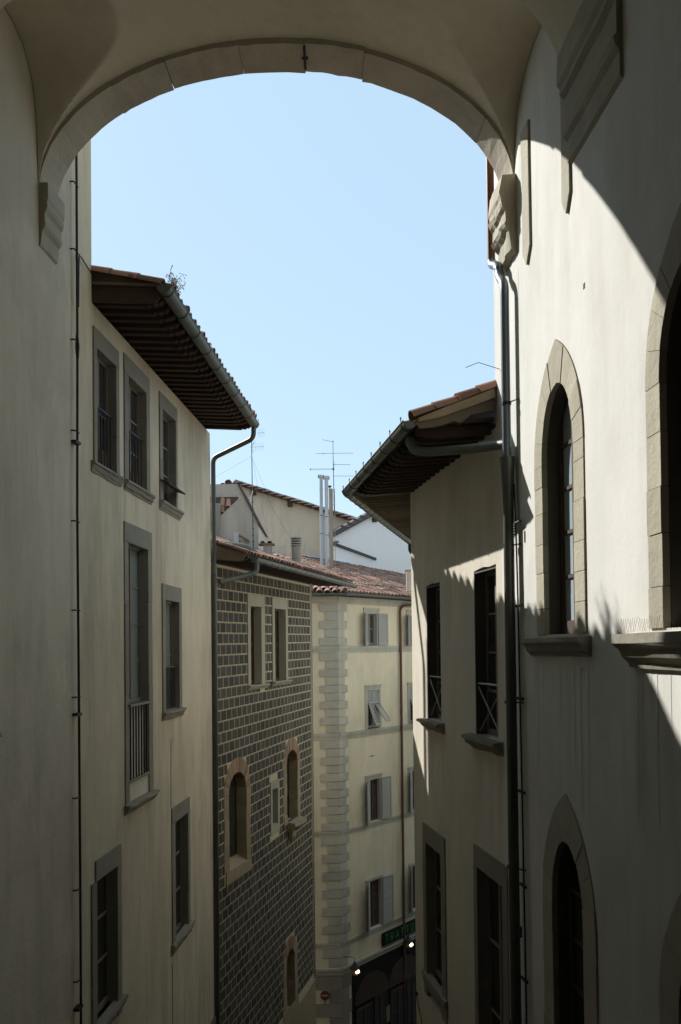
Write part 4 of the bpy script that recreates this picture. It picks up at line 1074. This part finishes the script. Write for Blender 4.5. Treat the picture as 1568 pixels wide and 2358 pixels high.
def lantern(label, x, y, z):
    t = thing('wall_lantern', label, 'lantern', CR_O, CR_D, 0, 'lit lanterns on the restaurant front')
    b = MB(); r0, r1 = .10, .17; h = .20
    MB().tube([(x, y, z+.10), (x, y, z-.10)], [r1, r0], 6).build('glass_body', M['lampglass'], t)
    MB().tube([(x, y, z+.10), (x, y, z+.13), (x, y, z+.30), (x, y, z+.38)], [r1+.02, r1+.02, .06, .015], 6).build('cap', M['iron'], t)
    b.tube([(x, y, z+.38), (x, y, z+.48), (x, y+.12, z+.52), (x, -.02, z+.42)], .012, 6)
    for k in range(6):
        a = 2*math.pi*k/6; b.tube([(x+r1*1.03*math.cos(a), y+r1*1.03*math.sin(a), z+.10), (x+r0*1.05*math.cos(a), y+r0*1.05*math.sin(a), z-.10)], .008, 4)
    b.tube([(x, y, z-.10), (x, y, z-.12)], r0+.01, 6)
    b.build('bracket', M['iron'], t)
    pts = [(x, y-.16, z+.055-.0), (x, y-.16, z+.03), (x, y-.16, z-.02), (x, y-.16, z-.05)]
    MB().tube([(x, y-.10, z+.08), (x, y-.105, z+.05), (x, y-.105, z), (x, y-.10, z-.04)], [.02, .085, .085, .02], 10).build('bulb', M['bulb'], t, True)
    return t
lantern('lit lantern at the quoined corner of the yellow house', .16, -.50, 3.70)
lantern('lit lantern below the green neon lettering, beside the brown drainpipe', 3.76, -.50, 3.72)

# no-entry sign
ne = thing('no_entry_sign', 'round red no entry sign with white bar on grey corner stones', 'road sign', CR_O, (1, .05))
d_ = MB(); d_.tube([(-.61, -.06, 2.82), (-.61, -.085, 2.82)], .17, 28).build('disc', M['red'], ne)
MB().box(-.73, -.49, -.09, -.086, 2.79, 2.85).build('bar', M['whitep'], ne)
MB().tube([(-.61, -.055, 2.95), (-.61, -.055, 2.5)], .02, 8).box(-.63, -.59, -.055, -.028, 2.72, 2.76).build('bracket', M['iron'], ne)

# ================================================================== BACKGROUND HOUSES AND ROOF THINGS
be = thing('beige_house', 'weathered beige gable wall with tiled roof edge behind the other roofs', 'building', (-2, 44))
wallp = [(-4.5, 10), (3.6, 10), (3.6, 21.85), (2.6, 21.85), (-2.8, 23.62), (-4.5, 23.62)]
MB().prism([(x, z) for x, z in wallp], 0, 6).build('wall', M['beige'], be)
def bel(x): return 23.62-(x+2.8)*.328
rp = [(-3.2, bel(-3.2)-.02), (3.4, bel(3.4)-.02), (3.4, bel(3.4)+.10), (-3.2, bel(-3.2)+.10)]
rf = MB().prism(rp, -.35, 6).build('roof', M['timber'], be)
for k in range(19):
    x = -3.15+.35*k
    o = tile_at(rf, (x+.40, -.36, bel(x+.4)+.10), 0, 0, BIGTILE); o.rotation_euler = (R(90)*0, math.atan(.328), R(90)); 
    q = MB().box(0, .33, -.2, .4, 0, .07).build('ridge_slab', M['cement'], rf); q.location = (x, 0, bel(x)+.15+random.uniform(-.01, .02)); q.rotation_euler = (0, math.atan(.328), 0)
for x in (-2.35, -.55): MB().box(x, x+.24, -.32, 0, bel(x)-.30, bel(x)-.06).build('purlin_end', M['timber'], rf)
MB().box(-.42, -.40, -.012, 0, 18, bel(-.4)-.1).build('wall_joint', M['attic'], be)
MB().prism([(-2.2, 19), (-.62, 19), (-.62, 20.9), (-1.0, 21.1), (-1.5, 20.8), (-2.2, 21.2)], -.006, -.001).build('plaster_patch', M['attic'], be)
MB().prism([(-1.5, 20.95), (-.75, 21.05), (-.62, 20.7), (-1.3, 20.6)], -.009, -.007).build('plaster_patch', M['beige'], be)

at = thing('attic_house', 'grey beige attic gable with small lean-to tile roof left of the aerial', 'building', (-3, 28))
MB().prism([(-3, 12), (-3, 20.75), (-.20, 20.75), (.29, 19.78), (.44, 19.48), (.44, 12)], 0, 3).build('wall', M['attic'], at)
r2 = MB().prism([(-3.1, 20.74), (-.17, 20.74), (-.17, 20.80), (-3.1, 20.80)], .35, 3.4).build('roof', M['tile_deck'], at)
MB().add([(-.20, -.06, 20.75), (.47, -.06, 19.42), (.47, 3.2, 19.42), (-.20, 3.2, 20.75), (-.18, -.06, 20.79), (.50, -.06, 19.44), (.50, 3.2, 19.44), (-.18, 3.2, 20.79)],
         [(0, 1, 2, 3), (7, 6, 5, 4), (0, 4, 5, 1), (0, 3, 7, 4)[::-1], (1, 5, 6, 2)]).build('verge', M['timber'], at)
lr = MB().add([(-.18, -.005, 20.34), (-1.3, -.005, 20.34), (-1.3, -.52, 19.42), (-1.02, -.52, 19.42), (-.18, -.005, 20.28), (-1.02, -.50, 19.36), (-1.3, -.5, 19.36)],
              [(0, 1, 2, 3), (0, 3, 5, 4), (3, 2, 6, 5)]).build('lean_to_roof', M['tile_deck'], at)
MB().add([(-.20, -.003, 20.28), (-1.02, -.48, 19.38), (-1.02, -.48, 12), (-.20, -.003, 12), (-3, -.48, 19.38), (-3, -.48, 12)], [(0, 1, 2, 3), (1, 4, 5, 2)]).build('lean_to_wall', M['attic'], at)
for k in range(6):
    x = -1.24+.19*k; n_ = 1+int(max(0, (-.25-x))*3.2)
    for r_ in range(min(4, n_)):
        y0 = -.54+.5*max(0, (x+1.02)/.84)+.13*r_
        if y0 > -.12: continue
        o = link('roof_tile', TILE, lr); o.location = (x, y0, 19.42+(y0+.52)*1.78+.02); o.rotation_euler = (math.atan(1.78)+random.uniform(-.03, .03), 0, random.uniform(-.06, .06)); o.scale = (1, .75, 1)
cr_ = MB().add([(-.66, .6, 20.78), (-.40, .6, 20.78), (-.53, .6, 21.02), (-.66, 1.2, 20.78), (-.40, 1.2, 20.78), (-.53, 1.2, 21.02)], [(0, 2, 5, 3), (1, 4, 5, 2), (2, 0, 1)[::-1], (3, 5, 4)]).build('ridge_vent', M['tile'], at)
MB().box(-.62, -.44, .58, .6, 20.79, 20.92).build('vent_opening', M['void'], cr_)
for k, x in enumerate((-.75, -.56, -.36)): tile_at(cr_, (x, .5, 20.78+.1*(k == 1)), .0, R(20*(k-1)), BIGTILE)
MB().box(-.95, -.70, -.6, -.1, 17.6, 20.05).build('chimney', M['cement'], at)

wh = thing('white_house', 'pale gabled house with dark sloping verge behind the tiled roof', 'building', (-.25, 42.0), (3.77, 2.4))
MB().prism([(-.1, 12), (9, 12), (9, 22.6), (3.4, 22.6), (-.1, 20.80)], 0, .3).build('wall', M['white'], wh)
rfw = MB().prism([(-.15, 20.78), (2.9, 22.34), (2.9, 22.62), (-.15, 21.04)], -.25, .3).build('roof', M['slate'], wh)
for k in range(8): o = tile_at(rfw, (-.1+.36*k+.4, -.2, 21.06+.186*k+.2), 0, 0, BIGTILE); o.rotation_euler = (0, -.46, R(-90))
MB().box(2.15, 2.36, -.2, -.06, 21.66, 21.88).build('purlin_end', M['timber'], rfw)
MB().prism([(-.1, 20.42), (2.35, 19.80), (2.35, 19.92), (-.1, 20.55)], -.10, -.002).build('lean_to_flashing', M['slate'], wh)
MB().prism([(-.1, 20.57), (2.33, 19.94), (2.33, 21.75), (1.7, 21.7), (-.1, 20.78)], -.05, -.001).build('upper_wall', M['white'], wh)
MB().prism([(-.1, 20.56), (.1, 20.52), (.02, 20.62)], -.3, 0).build('mortar_heap', M['cement'], wh)
# flues
def flue(label, x, w, z1, z0, Y, tdir):
    t = thing('flue_pipe', label, 'flue', (x, Y), (1, 0), 0, 'white metal flues above the tiled roof')
    MB().tube([(0, 0, z0), (0, 0, z1)], w/2, 16).build('pipe', M['flue'], t, True)
    n_ = 14; tb = MB(); a = Vector((tdir[0]*-.16, tdir[1]*-.16, z1+.02)); c = Vector((tdir[0]*.16, tdir[1]*.16, z1+.02))
    tb.tube([a, c], w*.56, 16, False); tb.tube([a, c], w*.50, 16, False)
    o = tb.build('tee_cap', M['flue'], t, True)
    MB().tube([a+(c-a)*.06, a+(c-a)*.1], w*.5, 16).build('tee_mouth', M['void'], o)
    for z in (z1-.5, z1-1.7, z1-2.5, z0+.5):
        MB().tube([(0, 0, z-.015), (0, 0, z+.015)], w*.56, 16).build('collar', M['rust'] if z < z1-.6 else M['flue'], t)
    return t
FY = 39.0
flue('taller left one of two white metal flues', -.785, .15, 23.08, 18.6, FY, (.75, .25))
flue('shorter right one of two white metal flues, beside the tan duct', -.55, .165, 22.98, 18.6, FY-.25, (.75, .25))
td = thing('tan_duct', 'tan boxed duct with narrow ladder behind the white flues', 'duct', (-.36, FY+.25))
MB().box(-.09, .06, -.06, .2, 18.5, 22.6).build('duct', M['tan'], td)
MB().box(-.16, .02, -.1, .24, 22.70, 22.73).tube([(-.05, .05, 22.6), (-.05, .05, 22.71)], .02, 6).build('rain_cap', M['slate'], td)
lb = MB(); lb.tube([(.075, -.1, 18.5), (.075, -.1, 22.58)], .012, 6).tube([(.165, -.1, 18.5), (.165, -.1, 22.58)], .012, 6)
for k in range(14): lb.tube([(.075, -.1, 18.7+.29*k), (.165, -.1, 18.7+.29*k)], .009, 5)
lb.build('ladder', M['tan'], td)

def yagi(b, c, ax, L_, el, n, r=.006):
    ax = Vector(ax).normalized(); el = Vector(el).normalized()
    b.tube([c-ax*L_*.1, c+ax*L_], r, 5)
    for k in range(n):
        p = c+ax*L_*(k+.5)/n; b.tube([p-el*.14, p+el*.14], r*.45, 4)
an = thing('roof_aerial', 'slim television aerial mast standing right of the attic gable', 'aerial', (-2.62, 27.0), (1, 0), 0)
MB().tube([(0, 0, 18.4), (-.02, 0, 20.4), (-.03, 0, 22.25)], [.017, .014, .010], 7).build('mast', M['slate'], an)
b = MB(); yagi(b, Vector((-.03, 0, 21.68)), (1, -.25, 0), .40, (0, .2, 1), 8, .004); yagi(b, Vector((.15, .2, 22.16)), (1, -.3, 0), .22, (0, 0, 1), 6, .004)
b.tube([(-.03, 0, 21.68), (.05, .02, 21.86)], .004, 4).tube([(-.03, 0, 21.7), (.10, .02, 21.88)], .003, 4).tube([(-.03, 0, 21.66), (.02, .02, 21.5)], .004, 4)
b.build('antenna', M['slate'], an)
MB().tube([(-.08, -.05, 20.0), (-.01, -.02, 20.35)], [.018, .014], 6).build('stay', M['flue'], an)
b = MB()
for k in range(8): b.tube([(-.045, 0, 18.8+.2*k), (.03, 0, 18.8+.2*k)], .012, 5)
b.build('cable_ties', M['slate'], an)
b = MB(); b.tube([(-.03, 0, 21.4), (-1.6, 1, 20.8)], .003, 3).tube([(-.03, 0, 21.4), (.55, .8, 19.9), (1.3, 1.5, 18.6)], .003, 3).tube([(-.03, 0, 21.4), (.35, .8, 19.2)], .003, 3)
b.build('guy_wire', M['slate'], an)
an2 = thing('roof_aerial', 'tall television aerial with five cross arms beside the white flues', 'aerial', (-.235, 38.5), (1, 0), 0)
MB().tube([(.02, 0, 21.4), (.0, 0, 23.3), (-.01, 0, 24.6)], [.02, .015, .010], 7).build('mast', M['slate'], an2)
for (z, xa, xb, tl) in ((24.50, -.47, .05, .11), (24.01, -.74, .86, 0), (23.52, -.03, .74, -.01), (23.02, -.03, .90, -.01)):
    MB().tube([(xa, 0, z+(tl if tl > 0 else 0)), (xb, 0, z-(.0 if tl > 0 else -tl))], .0085, 5).build('cross_arm', M['slate'], an2)
MB().tube([(-1.0, 0, 23.34), (0, 0, 23.34)], .006, 4).tube([(-1.0, 0, 23.30), (0, 0, 23.30)], .006, 4).box(-1.02, -.98, -.02, .02, 23.29, 23.35).box(-.04, .04, -.04, .04, 23.28, 23.36).build('cross_arm', M['slate'], an2)
MB().tube([(.035, 0, 23.4), (.035, 0, 23.64)], .008, 5).tube([(-.44, 0, 23.96), (-.40, 0, 24.04)], .008, 4).build('dipole', M['slate'], an2)

ch = thing('round_chimney', 'cement chimney with stacked clay rings on the checkered house roof', 'chimney', (-1.32, 27.0))
MB().tube([(0, 0, 17.9), (0, 0, 18.65)], .135, 16).build('stack', M['cement'], ch, True)
for k in range(4): MB().tube([(0, 0, 18.635+.075*k), (0, 0, 18.655+.075*k), (0, 0, 18.69+.075*k)], [.135, .168, .150], 16).build('ring', M['cement'], ch, True)
sc_ = thing('small_chimney', 'small pinkish chimney at the right end of the tiled roof', 'chimney', (2.78, 35.0))
MB().box(-.16, .4, 0, .4, 17.75, 18.56).build('stack', M['beige'], sc_); MB().box(-.20, .44, -.04, .44, 18.56, 18.60).build('cap_tile', M['tile'], sc_)
tq = [(5.2+.33*k, 6.02-.075*k) for k in range(9)]
tp = tag(MB().add([(x, y-.30*j, cz(y-.30*j)+.10+random.uniform(-.012, .02)) for j in range(2) for x, y in tq], [(k, k+9, k+10, k+1) for k in range(8)]).build('roof_sheet', M['tarp']), 'pale blue sheet lying along the top of the tiled roof', 'sheet')
tp.location = (CR_O[0], CR_O[1], 0); tp.rotation_euler = (0, 0, a_cr)
pb = thing('leaning_pole', 'white pole leaning against the flues on the tiled roof', 'pole', (-.62, 38.5))
MB().box(-.03, .03, -.02, .02, 0, .60).build('pole', M['whitep'], pb); pb.location.z = 18.95; pb.rotation_euler = (0, .32, 0)
vb_ = thing('vent_box', 'white metal vent box with small tile hood on the attic wall', 'vent', (-3.1, 26.9))
MB().box(-.09, .06, -.1, .1, 18.55, 19.06).build('box', M['flue'], vb_)
MB().add([(.06, -.12, 19.02), (.36, -.12, 18.84), (.36, .3, 18.84), (.06, .3, 19.02), (.06, -.12, 18.96), (.36, -.12, 18.78), (.36, .3, 18.78), (.06, .3, 18.96)], [(3, 2, 1, 0)[::-1], (4, 5, 6, 7)[::-1], (0, 1, 5, 4)[::-1], (1, 2, 6, 5)[::-1]]).build('hood', M['tile'], vb_)
MB().box(.07, .32, .0, .25, 18.4, 18.84).build('base', M['attic'], vb_)
vh = thing('roof_vent', 'low rendered roof vent under two clay tiles', 'vent', (-2.22, 27.0))
MB().box(-.10, .16, 0, .3, 18.2, 18.70).build('body', M['attic'], vh)
MB().box(-.25, .24, -.06, .36, 18.70, 18.735).build('cover_slab', M['tile'], vh)
for k in range(2): tile_at(vh, (-.12+.22*k, -.05, 18.735), .0, 0, None)
MB().tube([(-.08, .1, 18.76), (-.08, .1, 18.84)], [.10, .01], 8).build('cone_cap', M['flue'], vh)
MB().add([(-.42, -.02, 18.78), (-.16, -.02, 18.45), (-.16, .2, 18.45), (-.42, .2, 18.78)], [(0, 1, 2, 3)]).build('side_tile', M['tile'], vh)
